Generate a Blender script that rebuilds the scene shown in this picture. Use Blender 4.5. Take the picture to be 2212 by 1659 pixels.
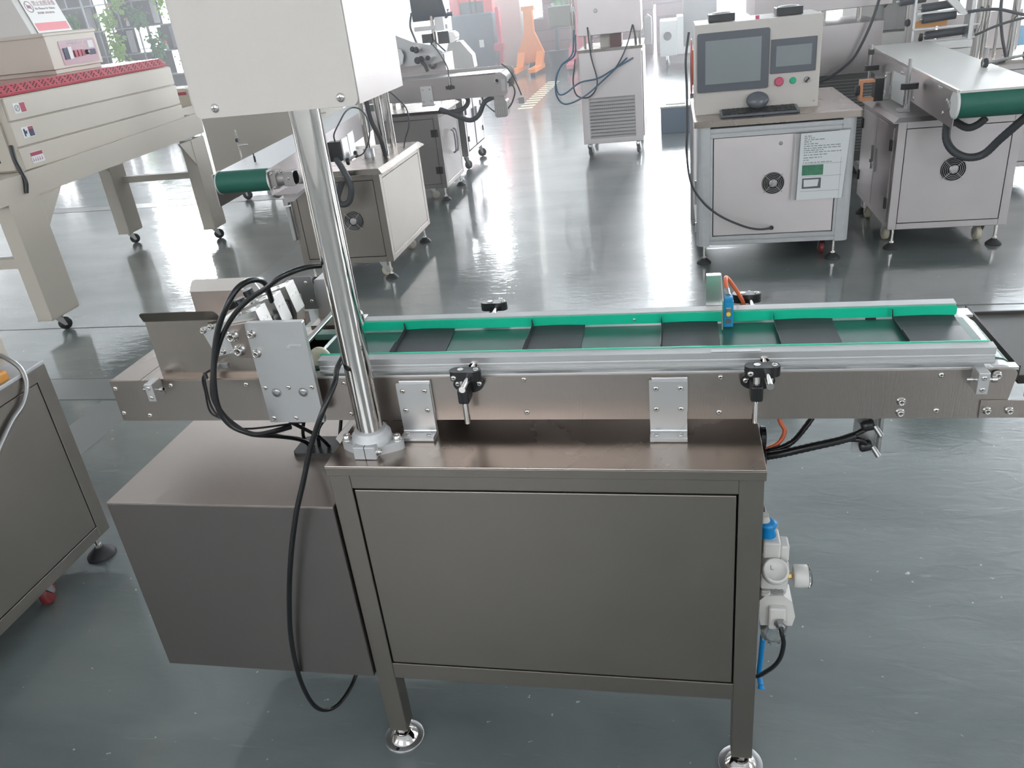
import bpy, math, random
from mathutils import Vector, Matrix
R_ = random.Random(7)
for o in list(bpy.data.objects): bpy.data.objects.remove(o)
SC = bpy.context.scene
COL = SC.collection
pi = math.pi

# ------------------------------------------------------------------ camera
cam = bpy.data.cameras.new('camera'); camo = bpy.data.objects.new('camera', cam); COL.objects.link(camo)
cam.sensor_fit = 'HORIZONTAL'; cam.sensor_width = 36.0; cam.lens = 1720.8085 / 2212 * 36.0
cam.clip_start = 0.02; cam.clip_end = 200
ax = Vector((0.97942582, 0.17422479, -0.10183707)); ay = Vector((0.01204404, 0.45326753, 0.89129316)); az = -Vector((-0.2014448, 0.87418206, -0.44184355))
camo.matrix_world = Matrix(((ax.x, ay.x, az.x, 0.68319957), (ax.y, ay.y, az.y, -1.24688545), (ax.z, ay.z, az.z, 1.60632655), (0, 0, 0, 1)))
SC.camera = camo
# ------------------------------------------------------------------ world, exposure
W = bpy.data.worlds.new('world'); SC.world = W; W.use_nodes = True
bg = W.node_tree.nodes['Background']; bg.inputs[0].default_value = (0.86, 0.93, 1.0, 1); bg.inputs[1].default_value = 0.3
SC.view_settings.view_transform = 'Standard'; SC.view_settings.look = 'None'
SC.view_settings.gamma = 1.0; SC.view_settings.use_curve_mapping = False
SC.view_settings.exposure = 0.67
HAZE = 0.024
WIN_FAR = 50.0      # far windows, in full daylight
WIN_FILL = 3.6      # added fill windows out of view, also the panes behind the shelf

def area(name, loc, rot, sx, sy, power, colr):
    l = bpy.data.lights.new(name, 'AREA'); l.shape = 'RECTANGLE'; l.size = sx; l.size_y = sy; l.energy = power; l.color = colr
    o = bpy.data.objects.new(name, l); COL.objects.link(o); o.location = loc; o.rotation_euler = rot; return o

# ------------------------------------------------------------------ materials
def mat(name, col, rough=0.5, metal=0.0, noise=0.0, nscale=8.0, bump=0.0, bscale=60.0, stretch=None, coat=0.0, trans=0.0, emis=0.0, spec=None, rvar=0.0, ecol=None):
    m = bpy.data.materials.new(name); m.use_nodes = True; nt = m.node_tree; N = nt.nodes; L = nt.links
    b = N['Principled BSDF']; c = (*col, 1)
    b.inputs['Base Color'].default_value = c; b.inputs['Roughness'].default_value = rough; b.inputs['Metallic'].default_value = metal
    if coat: b.inputs['Coat Weight'].default_value = coat; b.inputs['Coat Roughness'].default_value = 0.08
    if trans: b.inputs['Transmission Weight'].default_value = trans
    if spec is not None: b.inputs['Specular IOR Level'].default_value = spec
    if emis: b.inputs['Emission Color'].default_value = (*(ecol or col), 1); b.inputs['Emission Strength'].default_value = emis
    if noise or bump or rvar:
        tc = N.new('ShaderNodeTexCoord'); mp = N.new('ShaderNodeMapping'); L.new(tc.outputs['Object'], mp.inputs[0])
        if stretch: mp.inputs['Scale'].default_value = stretch
    if noise or rvar:
        n = N.new('ShaderNodeTexNoise'); n.inputs['Scale'].default_value = nscale; n.inputs['Detail'].default_value = 5; L.new(tc.outputs['Object'], n.inputs[0])
    if noise:
        r = N.new('ShaderNodeMapRange'); r.inputs[1].default_value = 0.15; r.inputs[2].default_value = 0.85; r.inputs[3].default_value = 1 - noise; r.inputs[4].default_value = 1 + noise
        L.new(n.outputs[0], r.inputs[0])
        x = N.new('ShaderNodeVectorMath'); x.operation = 'SCALE'; x.inputs[0].default_value = col; L.new(r.outputs[0], x.inputs['Scale']); L.new(x.outputs[0], b.inputs['Base Color'])
    if rvar:
        r2 = N.new('ShaderNodeMapRange'); r2.inputs[1].default_value = 0.15; r2.inputs[2].default_value = 0.85; r2.inputs[3].default_value = max(0.02, rough - rvar); r2.inputs[4].default_value = rough + rvar
        L.new(n.outputs[0], r2.inputs[0]); L.new(r2.outputs[0], b.inputs['Roughness'])
    if bump:
        n2 = N.new('ShaderNodeTexNoise'); n2.inputs['Scale'].default_value = bscale; n2.inputs['Detail'].default_value = 3; L.new(mp.outputs[0], n2.inputs[0])
        bp = N.new('ShaderNodeBump'); bp.inputs['Strength'].default_value = bump; bp.inputs['Distance'].default_value = 0.001; L.new(n2.outputs[0], bp.inputs['Height']); L.new(bp.outputs[0], b.inputs['Normal'])
    return m
M = {}
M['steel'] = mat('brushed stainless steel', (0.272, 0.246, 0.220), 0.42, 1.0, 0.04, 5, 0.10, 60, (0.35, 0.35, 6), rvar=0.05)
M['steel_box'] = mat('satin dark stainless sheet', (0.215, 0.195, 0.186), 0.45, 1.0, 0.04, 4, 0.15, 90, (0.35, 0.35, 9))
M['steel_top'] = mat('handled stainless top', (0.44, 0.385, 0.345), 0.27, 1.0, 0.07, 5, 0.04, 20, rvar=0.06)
M['steel_beam'] = mat('beam stainless', (0.37, 0.33, 0.305), 0.32, 1.0, 0.05, 6, 0.2, 90, (9, 0.4, 0.4), rvar=0.06)
M['steel_far'] = mat('pale stainless', (0.47, 0.44, 0.44), 0.42, 1.0, 0.05, 5, 0.2, 80, (0.4, 0.4, 8))
M['steel_pale'] = mat('light brushed steel', (0.72, 0.67, 0.67), 0.45, 0.9, 0.04, 5, 0.2, 80, (0.4, 0.4, 8))
M['steel_lit'] = mat('satin sheet lit top', (0.50, 0.44, 0.40), 0.38, 1.0, 0.05, 4, rvar=0.05)
M['steel_mid'] = mat('grey brushed steel', (0.33, 0.305, 0.295), 0.42, 1.0, 0.04, 5, 0.1, 60, (0.4, 0.4, 8))
M['tray'] = mat('dark tray sheet', (0.055, 0.050, 0.045), 0.6)
M['alu'] = mat('anodised aluminium', (0.58, 0.58, 0.58), 0.42, 0.85, 0.03, 20, 0.1, 300)
M['alu_dark'] = mat('grey aluminium', (0.42, 0.42, 0.42), 0.35, 0.9)
M['alu_bright'] = mat('machined aluminium', (0.80, 0.79, 0.77), 0.25, 0.95, 0.03, 20)
M['chrome'] = mat('polished chrome', (0.66, 0.635, 0.61), 0.06, 1.0)
M['screw'] = mat('stainless screw', (0.66, 0.64, 0.61), 0.22, 1.0)
M['socket'] = mat('socket shadow metal', (0.12, 0.115, 0.11), 0.4, 0.8)
M['cast'] = mat('cast aluminium', (0.55, 0.56, 0.57), 0.5, 0.45, 0.05, 40, 0.3, 400)
M['cast_grey'] = mat('grey gearbox casting', (0.36, 0.34, 0.33), 0.45, 0.5, 0.05, 30)
M['brown_plate'] = mat('bare ground steel plate', (0.40, 0.34, 0.31), 0.38, 0.9, 0.05, 20)
M['black'] = mat('black plastic', (0.012, 0.013, 0.015), 0.35, 0, 0, bump=0.1, bscale=500)
M['cable'] = mat('black cable jacket', (0.010, 0.011, 0.012), 0.25)
M['rubber'] = mat('black rubber', (0.03, 0.03, 0.032), 0.6)
M['hose'] = mat('grey ribbed hose', (0.055, 0.06, 0.065), 0.5)
M['gap'] = mat('dark interior', (0.01, 0.01, 0.01), 0.8)
M['card'] = mat('matt black card', (0.034, 0.035, 0.042), 0.42, 0, 0.06, 60, 0.1, 600)
M['belt'] = mat('dark green conveyor belt', (0.022, 0.115, 0.088), 0.24, 0, 0.06, 14, 0.08, 300)
M['belt_far'] = mat('green conveyor belt matt', (0.008, 0.12, 0.08), 0.55, 0, 0.05, 60)
M['strip'] = mat('bright green guide strip', (0.005, 0.50, 0.30), 0.38, 0, 0.02, 30)
M['liner'] = mat('pale green slide liner', (0.18, 0.36, 0.30), 0.4)
M['cream'] = mat('cream painted steel', (0.53, 0.485, 0.415), 0.5, 0, 0.03, 3, 0.2, 250)
M['headgrey'] = mat('warm grey painted cover', (0.60, 0.563, 0.525), 0.55, 0, 0.015, 6, 0.25, 700)
M['white'] = mat('white paint', (0.78, 0.78, 0.76), 0.45)
M['whitep'] = mat('off white plastic', (0.60, 0.59, 0.56), 0.4)
M['paper'] = mat('paper', (0.72, 0.74, 0.74), 0.6)
M['creamwheel'] = mat('cream nylon', (0.62, 0.58, 0.45), 0.4)
M['redwheel'] = mat('dark red wheel', (0.20, 0.03, 0.03), 0.4)
M['greywheel'] = mat('grey wheel', (0.10, 0.09, 0.09), 0.4)
M['red'] = mat('red painted steel', (0.44, 0.06, 0.085), 0.25, 0, 0.04, 6, coat=0.3)
M['redtruck'] = mat('red truck paint', (0.75, 0.06, 0.06), 0.4)
M['redjack'] = mat('dull red jack paint', (0.55, 0.09, 0.12), 0.4)
M['orange'] = mat('orange jack paint', (0.90, 0.27, 0.03), 0.4)
M['orangecable'] = mat('orange cable', (0.75, 0.16, 0.06), 0.4)
M['amber'] = mat('amber plastic', (0.65, 0.30, 0.07), 0.35)
M['copper'] = mat('copper coloured block', (0.70, 0.33, 0.16), 0.35, 0.5)
M['brass'] = mat('brass', (0.75, 0.45, 0.15), 0.25, 1.0)
M['blue'] = mat('bright blue plastic', (0.0, 0.25, 0.62), 0.35)
M['bluesens'] = mat('blue sensor housing', (0.02, 0.25, 0.50), 0.35)
M['bluebox'] = mat('dark blue box', (0.06, 0.12, 0.20), 0.5)
M['bluehose'] = mat('blue air hose', (0.02, 0.12, 0.22), 0.35)
M['truckgrey'] = mat('dark truck grey', (0.07, 0.09, 0.12), 0.45)
M['screen'] = mat('veil grey screen bezel', (0.12, 0.13, 0.15), 0.2)  # grey lifted to put veiling glare into the colour
M['lcd'] = mat('veil grey screen off', (0.26, 0.29, 0.30), 0.12)  # switched-off glass, its glare veil put into a lighter grey
M['wood'] = mat('maroon crates', (0.16, 0.06, 0.06), 0.6, 0, 0.1, 3)
M['woodlight'] = mat('pale orange wall board', (0.70, 0.42, 0.25), 0.6)
M['leaf'] = mat('green leaf', (0.36, 0.62, 0.10), 0.45, 0, 0.35, 3)  # backlight through the leaves put into a brighter base green
M['leafd'] = mat('dark green leaf', (0.07, 0.26, 0.07), 0.45, 0, 0.3, 3)
M['yellow'] = mat('yellow leaf', (0.80, 0.60, 0.05), 0.5)
M['pot'] = mat('dark pot', (0.04, 0.045, 0.05), 0.5)
M['shelfsteel'] = mat('grey shelf steel', (0.30, 0.33, 0.36), 0.4, 0.5)
M['darkbox'] = mat('charcoal box', (0.035, 0.04, 0.05), 0.5)
M['wall'] = mat('white plaster wall', (0.72, 0.72, 0.70), 0.8, 0, 0.02, 2)
M['ceil'] = mat('ceiling sheet', (0.60, 0.62, 0.63), 0.7)
M['pillar'] = mat('cream pillar', (0.66, 0.62, 0.56), 0.7, 0, 0.02, 2)
M['reelred'] = mat('red cable reel', (0.60, 0.10, 0.06), 0.35)
M['label_red'] = mat('dark red print', (0.35, 0.02, 0.06), 0.5)
M['label_pink'] = mat('faded red print', (0.75, 0.25, 0.28), 0.5)
M['label_mauve'] = mat('mauve panel print', (0.36, 0.20, 0.24), 0.4)
M['ink'] = mat('grey ink', (0.22, 0.18, 0.20), 0.6)
M['inkblue'] = mat('dark navy ink', (0.02, 0.03, 0.08), 0.6)
M['btn_red'] = mat('red button', (0.60, 0.10, 0.18), 0.35)
M['btn_green'] = mat('green button', (0.03, 0.45, 0.25), 0.35)
M['pic_green'] = mat('printed green picture', (0.06, 0.22, 0.13), 0.5, 0, 0.5, 30)
M['slate'] = mat('slate grey sheet', (0.20, 0.20, 0.20), 0.4, 0.6)
M['darkcloth'] = mat('dark roller rubber', (0.05, 0.055, 0.065), 0.5)
g = mat('clear plastic', (0.95, 0.97, 0.97), 0.03, 0, trans=0.95); M['clear'] = g
M['lamp_yellow'] = mat('yellow dial', (0.85, 0.55, 0.04), 0.4)
M['roadmark'] = mat('pale yellow floor paint', (0.72, 0.70, 0.50), 0.4)
M['sheetblue'] = mat('sky blue crate', (0.10, 0.40, 0.65), 0.5)
M['win'] = mat('daylit frosted window pane', (1, 1, 1), 0.3, emis=WIN_FAR, ecol=(0.90, 0.95, 1.0))
M['winb'] = mat('shelf and fill window pane', (1, 1, 1), 0.3, emis=WIN_FILL, ecol=(0.95, 0.97, 1.0))
M['winframe'] = mat('window frame', (0.5, 0.52, 0.54), 0.5)

def floor_mat():
    m = bpy.data.materials.new('grey green epoxy floor'); m.use_nodes = True; nt = m.node_tree; N = nt.nodes; L = nt.links; b = N['Principled BSDF']
    tc = N.new('ShaderNodeTexCoord')
    def noise(scale, det=5, stretch=None, dist=0.0):
        n = N.new('ShaderNodeTexNoise'); n.inputs['Scale'].default_value = scale; n.inputs['Detail'].default_value = det; n.inputs['Distortion'].default_value = dist
        if stretch:
            mp = N.new('ShaderNodeMapping'); mp.inputs['Scale'].default_value = stretch; L.new(tc.outputs['Object'], mp.inputs[0]); L.new(mp.outputs[0], n.inputs[0])
        else: L.new(tc.outputs['Object'], n.inputs[0])
        return n
    n1 = noise(1.6, 8, (1, 2.2, 1), 0.6)
    cr = N.new('ShaderNodeValToRGB'); cr.color_ramp.elements[0].position = 0.32; cr.color_ramp.elements[1].position = 0.72
    cr.color_ramp.elements[0].color = (0.110, 0.134, 0.134, 1); cr.color_ramp.elements[1].color = (0.182, 0.208, 0.205, 1)
    L.new(n1.outputs[0], cr.inputs[0])
    # fine white chips and scuffs
    n2 = noise(38, 2); r2 = N.new('ShaderNodeMapRange'); r2.inputs[1].default_value = 0.735; r2.inputs[2].default_value = 0.76; L.new(n2.outputs[0], r2.inputs[0])
    mx = N.new('ShaderNodeMixRGB'); mx.inputs[2].default_value = (0.42, 0.44, 0.43, 1); L.new(cr.outputs[0], mx.inputs[1]); L.new(r2.outputs[0], mx.inputs[0])
    n3 = noise(5, 2, (1, 14, 1), 1.5); r3 = N.new('ShaderNodeMapRange'); r3.inputs[1].default_value = 0.70; r3.inputs[2].default_value = 0.74; r3.inputs[4].default_value = 0.35; L.new(n3.outputs[0], r3.inputs[0])
    mx2 = N.new('ShaderNodeMixRGB'); mx2.inputs[2].default_value = (0.25, 0.27, 0.27, 1); L.new(mx.outputs[0], mx2.inputs[1]); L.new(r3.outputs[0], mx2.inputs[0])
    L.new(mx2.outputs[0], b.inputs['Base Color'])
    n4 = noise(3, 4, (1, 1.6, 1)); r4 = N.new('ShaderNodeMapRange'); r4.inputs[1].default_value = 0.3; r4.inputs[2].default_value = 0.7; r4.inputs[3].default_value = 0.05; r4.inputs[4].default_value = 0.12; L.new(n4.outputs[0], r4.inputs[0]); L.new(r4.outputs[0], b.inputs['Coat Roughness'])
    b.inputs['Roughness'].default_value = 0.42; b.inputs['IOR'].default_value = 1.5; b.inputs['Coat Weight'].default_value = 1.0; b.inputs['Coat IOR'].default_value = 1.62
    n5 = noise(9, 3, (1, 2.5, 1), 0.8); bp = N.new('ShaderNodeBump'); bp.inputs['Strength'].default_value = 0.5; bp.inputs['Distance'].default_value = 0.0024; L.new(n5.outputs[0], bp.inputs['Height'])
    n6 = noise(120, 2); bp2 = N.new('ShaderNodeBump'); bp2.inputs['Strength'].default_value = 0.12; bp2.inputs['Distance'].default_value = 0.0006; L.new(n6.outputs[0], bp2.inputs['Height']); L.new(bp.outputs[0], bp2.inputs['Normal']); L.new(bp2.outputs[0], b.inputs['Normal']); L.new(bp.outputs[0], b.inputs['Coat Normal'])
    return m
M['floor'] = floor_mat()
M['floorstrip'] = mat('worn grey trench strip', (0.215, 0.22, 0.215), 0.30, 0, 0.06, 3, 0.12, 6)
M['joint'] = mat('dark floor joint', (0.10, 0.11, 0.11), 0.4)

# ------------------------------------------------------------------ mesh builder
def root_of(o):
    while o.parent: o = o.parent
    return o
class MB:
    def __init__(s): s.v = []; s.f = []; s.s = []; s.T = Matrix.Identity(4)
    def xf(s, m=None): s.T = m if m is not None else Matrix.Identity(4); return s
    def add(s, vs, fs, smooth=False):
        k = len(s.v); s.v += [tuple(s.T @ Vector(p)) for p in vs]
        for f in fs: s.f.append([k + i for i in f]); s.s.append(smooth)
        return s
    def box(s, x0, x1, y0, y1, z0, z1):
        return s.add([(x0, y0, z0), (x1, y0, z0), (x1, y1, z0), (x0, y1, z0), (x0, y0, z1), (x1, y0, z1), (x1, y1, z1), (x0, y1, z1)],
                     [(0, 3, 2, 1), (4, 5, 6, 7), (0, 1, 5, 4), (1, 2, 6, 5), (2, 3, 7, 6), (3, 0, 4, 7)])
    def rings(s, rings, closed=False, caps=True, smooth=True):
        n = len(rings[0]); vs = [p for r in rings for p in r]; fs = []
        m = len(rings)
        for i in range(m if closed else m - 1):
            for j in range(n):
                a = i * n + j; b = i * n + (j + 1) % n; c = ((i + 1) % m) * n + (j + 1) % n; d = ((i + 1) % m) * n + j
                fs.append((a, b, c, d))
        s.add(vs, fs, smooth)
        if caps and not closed:
            s.add(rings[0], [tuple(range(n - 1, -1, -1))]); s.add(rings[-1], [tuple(range(n))])
        return s
    def frame(s, d):
        d = Vector(d).normalized(); u = Vector((0, 0, 1)) if abs(d.z) < 0.9 else Vector((1, 0, 0))
        a = d.cross(u).normalized(); return a, d.cross(a)
    def cyl(s, p0, p1, r0, r1=None, n=20, caps=True):
        p0 = Vector(p0); p1 = Vector(p1); r1 = r0 if r1 is None else r1; a, b = s.frame(p1 - p0)
        ring = lambda c, r: [tuple(c + (a * math.cos(2 * pi * i / n) + b * math.sin(2 * pi * i / n)) * r) for i in range(n)]
        return s.rings([ring(p0, r0), ring(p1, r1)], caps=caps)
    def lathe(s, prof, c=(0, 0, 0), d=(0, 0, 1), n=20, caps=True, smooth=True):
        c = Vector(c); d = Vector(d).normalized(); a, b = s.frame(d)
        rs = [[tuple(c + d * z + (a * math.cos(2 * pi * i / n) + b * math.sin(2 * pi * i / n)) * r) for i in range(n)] for r, z in prof]
        return s.rings(rs, caps=caps, smooth=smooth)
    def tube(s, pts, r, n=8, res=6, rib=0.0):
        P = [Vector(p) for p in pts]; Q = []
        E = [P[0] * 2 - P[1]] + P + [P[-1] * 2 - P[-2]]
        for i in range(1, len(E) - 2):
            for k in range(res):
                t = k / res; a, b, c, d = E[i - 1], E[i], E[i + 1], E[i + 2]
                Q.append(0.5 * ((2 * b) + (c - a) * t + (2 * a - 5 * b + 4 * c - d) * t * t + (3 * b - a - 3 * c + d) * t ** 3))
        Q.append(P[-1]); rs = []; ref = None
        for i, q in enumerate(Q):
            t = (Q[min(i + 1, len(Q) - 1)] - Q[max(i - 1, 0)]).normalized()
            if ref is None: a, _ = s.frame(t)
            else: a = (ref - t * ref.dot(t)).normalized()
            ref = a; b = t.cross(a); rr = r * (1 + rib * (i % 2))
            rs.append([tuple(q + (a * math.cos(2 * pi * j / n) + b * math.sin(2 * pi * j / n)) * rr) for j in range(n)])
        return s.rings(rs)
    def prism(s, poly, axis, a, b, smooth=False):
        mk = {'x': lambda p, t: (t, p[0], p[1]), 'y': lambda p, t: (p[0], t, p[1]), 'z': lambda p, t: (p[0], p[1], t)}[axis]
        return s.rings([[mk(p, a) for p in poly], [mk(p, b) for p in poly]], smooth=smooth)
    def sphere(s, c, r, n=14, sq=1.0):
        k = n // 2
        return s.lathe([(max(1e-4, r * math.sin(pi * i / k)), -r * sq * math.cos(pi * i / k)) for i in range(k + 1)], c, (0, 0, 1), n, caps=False)
    def mesh(s, name, material, off=(0, 0, 0)):
        me = bpy.data.meshes.new(name); o = Vector(off)
        me.from_pydata([tuple(Vector(v) - o) for v in s.v], [], s.f); me.polygons.foreach_set('use_smooth', s.s)
        import bmesh
        bm = bmesh.new(); bm.from_mesh(me); bmesh.ops.recalc_face_normals(bm, faces=bm.faces); bm.to_mesh(me); bm.free()
        me.materials.append(material if not isinstance(material, str) else M[material]); return me
    def to(s, name, material, parent=None, bev=0.0, label=None, seg=2):
        off = root_of(parent).location if parent else (0, 0, 0)
        if parent and root_of(parent).rotation_euler.z: raise Exception('rotated root')
        if parent and tuple(parent.location) != (0, 0, 0) and parent.parent: off = Vector(off) + parent.location
        o = bpy.data.objects.new(name, s.mesh(name, material, off)); COL.objects.link(o)
        if parent: o.parent = parent
        if bev:
            m = o.modifiers.new('edge', 'BEVEL'); m.width = bev; m.segments = seg; m.limit_method = 'ANGLE'; m.angle_limit = math.radians(50); m.harden_normals = False
        if label: o['label'] = label
        return o
def rrect(x0, x1, y0, y1, r, n=5, corners=(1, 1, 1, 1)):   # corners: ll, lr, ur, ul
    out = []
    for (cx, cy, a0, k, X, Y) in ((x0 + r, y0 + r, 180, corners[0], x0, y0), (x1 - r, y0 + r, 270, corners[1], x1, y0), (x1 - r, y1 - r, 0, corners[2], x1, y1), (x0 + r, y1 - r, 90, corners[3], x0, y1)):
        if k: out += [(cx + r * math.cos(math.radians(a0 + 90 * i / n)), cy + r * math.sin(math.radians(a0 + 90 * i / n))) for i in range(n + 1)]
        else: out.append((X, Y))
    return out
def stadium(x0, x1, cy, r, n=8):
    return [(x1 - r + r * math.cos(-pi / 2 + pi * i / n), cy + r * math.sin(-pi / 2 + pi * i / n)) for i in range(n + 1)] + [(x0 + r + r * math.cos(pi / 2 + pi * i / n), cy + r * math.sin(pi / 2 + pi * i / n)) for i in range(n + 1)]
def thing(name, label, cat, loc=(0, 0, 0), group=None):
    o = bpy.data.objects.new(name, None); COL.objects.link(o); o.location = loc; o['label'] = label; o['category'] = cat; o.empty_display_size = 0.05
    if group: o['group'] = group
    return o
def tag(o, label, cat, group=None):
    o['label'] = label; o['category'] = cat
    if group: o['group'] = group
    return o
def struct(o): o['kind'] = 'structure'; return o
def inst(me, name, parent, loc, d=(0, 0, 1), scale=1.0, spin=None):
    o = bpy.data.objects.new(name, me); COL.objects.link(o)
    off = root_of(parent).location if parent else Vector((0, 0, 0))
    if parent and parent.parent: off = Vector(off) + parent.location
    o.location = Vector(loc) - Vector(off); o.parent = parent
    q = Vector(d).to_track_quat('Z', 'Y')
    if spin: q = q @ Matrix.Rotation(spin, 3, 'Z').to_quaternion()
    o.rotation_euler = q.to_euler(); o.scale = (scale,) * 3
    return o
# shared hardware meshes (axis +Z points away from the surface they sit on)
def two_mat(mb_a, mata, mb_b, matb, name):
    me = mb_a.mesh(name, mata); me2 = mb_b.mesh(name + '_b', matb)
    import bmesh
    bm = bmesh.new(); bm.from_mesh(me); k = len(bm.faces); bm.from_mesh(me2); bm.faces.ensure_lookup_table()
    for f in bm.faces[k:]: f.material_index = 1
    bm.to_mesh(me); bm.free(); me.materials.append(M[matb]); return me
hexp = lambda r: [(r * math.cos(pi / 3 * i), r * math.sin(pi / 3 * i)) for i in range(6)]
def button_mesh(r=0.0056):
    a = MB().lathe([(r, -0.0005), (r, 0.0006), (r * .93, .0013), (r * .75, .0022), (r * .5, .0028), (r * .42, .0028), (r * .40, .0012)], n=16, caps=True)
    return two_mat(a, 'screw', MB().prism(hexp(r * .40), 'z', .0011, .00125), 'socket', 'button_screw')
def cap_mesh(r=0.006, h=0.009):
    a = MB().lathe([(r * 1.35, -0.0005), (r * 1.35, .0012), (r, .0013), (r, h - .0008), (r * .9, h), (r * .55, h), (r * .52, h * .55)], n=18)
    return two_mat(a, 'screw', MB().prism(hexp(r * .5), 'z', h * .5, h * .56), 'socket', 'cap_screw')
BTN = button_mesh(); CAP = cap_mesh()
def screws(parent, pts, d=(0, -1, 0), me=None, sc=1.0, name='screw'):
    for p in pts: inst(me or BTN, name, parent, p, d, sc)
# pan-head phillips screw
def phil_mesh():
    r = .0075
    a = MB().lathe([(r, 0), (r, .001), (r * .8, .0025), (r * .4, .0034), (1e-4, .0036)], n=18, caps=False)
    return two_mat(a, 'screw', MB().box(-.0035, .0035, -.0006, .0006, .0030, .0038).box(-.0006, .0006, -.0035, .0035, .0030, .0038), 'socket', 'phillips')
PHIL = phil_mesh()

def leveling_foot(parent, x, y, top, R=0.04, pad='rubber', h=0.03, steel='screw'):
    f = MB().cyl((x, y, h * .7), (x, y, top + .001), 0.008, n=12).lathe([(.013, 0), (.013, .012)], (x, y, h), n=6, smooth=False).to('leveling_foot', steel, parent)
    MB().lathe([(R, 0.0), (R, 0.006), (R * .92, 0.012), (R * .5, h * .8), (R * .3, h)], (x, y, 0), n=28).to('foot_pad', pad, f)
    return f
def castor(parent, x, y, top, R=0.035, wheel='greywheel', ang=0.0, w=0.026):
    T = Matrix.Translation((x, y, 0)) @ Matrix.Rotation(ang, 4, 'Z')
    c = MB().xf(T).box(-.03, .03, -.03, .03, top - .004, top).lathe([(.02, 0), (.02, .012)], (0, 0, top - .016), n=14)
    for s in (-1, 1):
        c.prism([(-.025, top - .016), (.022, top - .016), (.034, R - .010), (.018, R - .012)], 'y', s * (w / 2 + .005) - .0015, s * (w / 2 + .005) + .0015)
    c.cyl((.022, -w / 2 - .008, R), (.022, w / 2 + .008, R), .005, n=10)
    c = c.to('castor', 'alu_dark', parent)
    wv = MB().xf(T).lathe([(R * .35, -w / 2 - .002), (R * .8, -w / 2), (R * .96, -w * .4), (R, -w * .2), (R, w * .2), (R * .96, w * .4), (R * .8, w / 2), (R * .35, w / 2 + .002)], (.022, 0, R), (0, 1, 0), n=24).to('wheel', wheel, c)
    return c

def text(body, size, M4, material, parent, name='lettering', ext=.0004, align='LEFT'):
    c = bpy.data.curves.new(name, 'FONT'); c.body = body; c.size = size; c.extrude = ext; c.align_x = align; c.resolution_u = 3
    o = bpy.data.objects.new(name, c); COL.objects.link(o); c.materials.append(M[material])
    o.parent = parent; off = root_of(parent).location if parent else Vector()
    if parent and parent.parent: off = off + parent.location
    o.matrix_local = Matrix.Translation(-Vector(off)) @ M4
    bpy.context.view_layer.update(); dg = bpy.context.evaluated_depsgraph_get(); me = bpy.data.meshes.new_from_object(o.evaluated_get(dg))
    n = bpy.data.objects.new(name, me); COL.objects.link(n); n.parent = parent; n.matrix_local = o.matrix_local.copy(); bpy.data.objects.remove(o)
    if not me.materials: me.materials.append(M[material])
    return n
# ================================================================== ROOM
FX0, FX1, FY0, FY1, H = -20.0, 14.0, -7.0, 22.0, 6.6
struct(MB().box(FX0, FX1, FY0, FY1, -0.1, 0.0).to('floor', 'floor'))
struct(MB().box(FX0, FX1, FY0, FY1, H, H + .1).to('ceiling', 'ceil'))
def wall(name, axis, at, out, lo, hi, openings):
    """wall slab with rectangular openings [(a0,a1,z0,z1)], thickness .2"""
    mb = MB(); t0, t1 = (at, at + .2 * out) if out > 0 else (at - .2, at)
    def put(a0, a1, z0, z1):
        if a1 - a0 < 1e-3 or z1 - z0 < 1e-3: return
        mb.box(a0, a1, t0, t1, z0, z1) if axis == 'y' else mb.box(t0, t1, a0, a1, z0, z1)
    xs = sorted({lo, hi} | {o[0] for o in openings} | {o[1] for o in openings})
    for u0, u1 in zip(xs, xs[1:]):
        z = 0
        for o in sorted([o for o in openings if o[0] <= u0 and o[1] >= u1], key=lambda o: o[2]): put(u0, u1, z, o[2]); z = o[3]
        put(u0, u1, z, H)
    return struct(mb.to(name, 'wall'))
WN = [0]
def window(axis, at, a0, a1, z0, z1, m, nx, nz):
    WN[0] += 1
    fr = MB(); 
    def b(u0, u1, w0, w1, d0=-.03, d1=.03):
        fr.box(u0, u1, at + d0, at + d1, w0, w1) if axis == 'y' else fr.box(at + d0, at + d1, u0, u1, w0, w1)
    t = .05
    b(a0, a0 + t, z0, z1); b(a1 - t, a1, z0, z1); b(a0 + t, a1 - t, z0, z0 + t); b(a0 + t, a1 - t, z1 - t, z1)
    xs = [a0 + (a1 - a0) * i / nx for i in range(nx + 1)]; zs = [z0 + (z1 - z0) * i / nz for i in range(nz + 1)]
    for x in xs[1:-1]: b(x - .02, x + .02, z0 + t, z1 - t)
    for z in zs[1:-1]: b(a0 + t, a1 - t, z - .02, z + .02, -.025, .025)
    f = struct(fr.to('window_%d' % WN[0], 'winframe'))
    for i in range(nx):
        for j in range(nz):
            p = MB(); u0, u1, w0, w1 = xs[i] + .021, xs[i + 1] - .021, zs[j] + .021, zs[j + 1] - .021
            p.box(u0, u1, at + .005, at + .012, w0, w1) if axis == 'y' else p.box(at - .006, at + .006, u0, u1, w0, w1)
            p.to('pane', m, f)
far = [(-19.2, -10.4, .15, 3.1), (-15.9, -13.9, 3.5, 5.7), (-9.6, -7.2, .15, 3.1), (-5.85, -5.15, 1.0, 5.4), (-5.0, -4.25, 1.0, 5.4), (-0.1, 2.3, 0.9, 5.6), (5.0, 5.6, 3.0, 5.3), (9.0, 12.2, 0.9, 5.4)]
wall('wall_far', 'y', FY1, 1, FX0, FX1, far)
for a0, a1, z0, z1 in far: window('y', FY1 + .1, a0, a1, z0, z1, 'winb' if z1 < 3.2 else 'win', max(1, round((a1 - a0) / 1.2)), 3)
back = [(-12, -8, 2.4, 5.2), (-4, 0, 2.4, 5.2), (4, 8, 2.4, 5.2)]  # unseen windows added as fill light for the front faces
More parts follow.
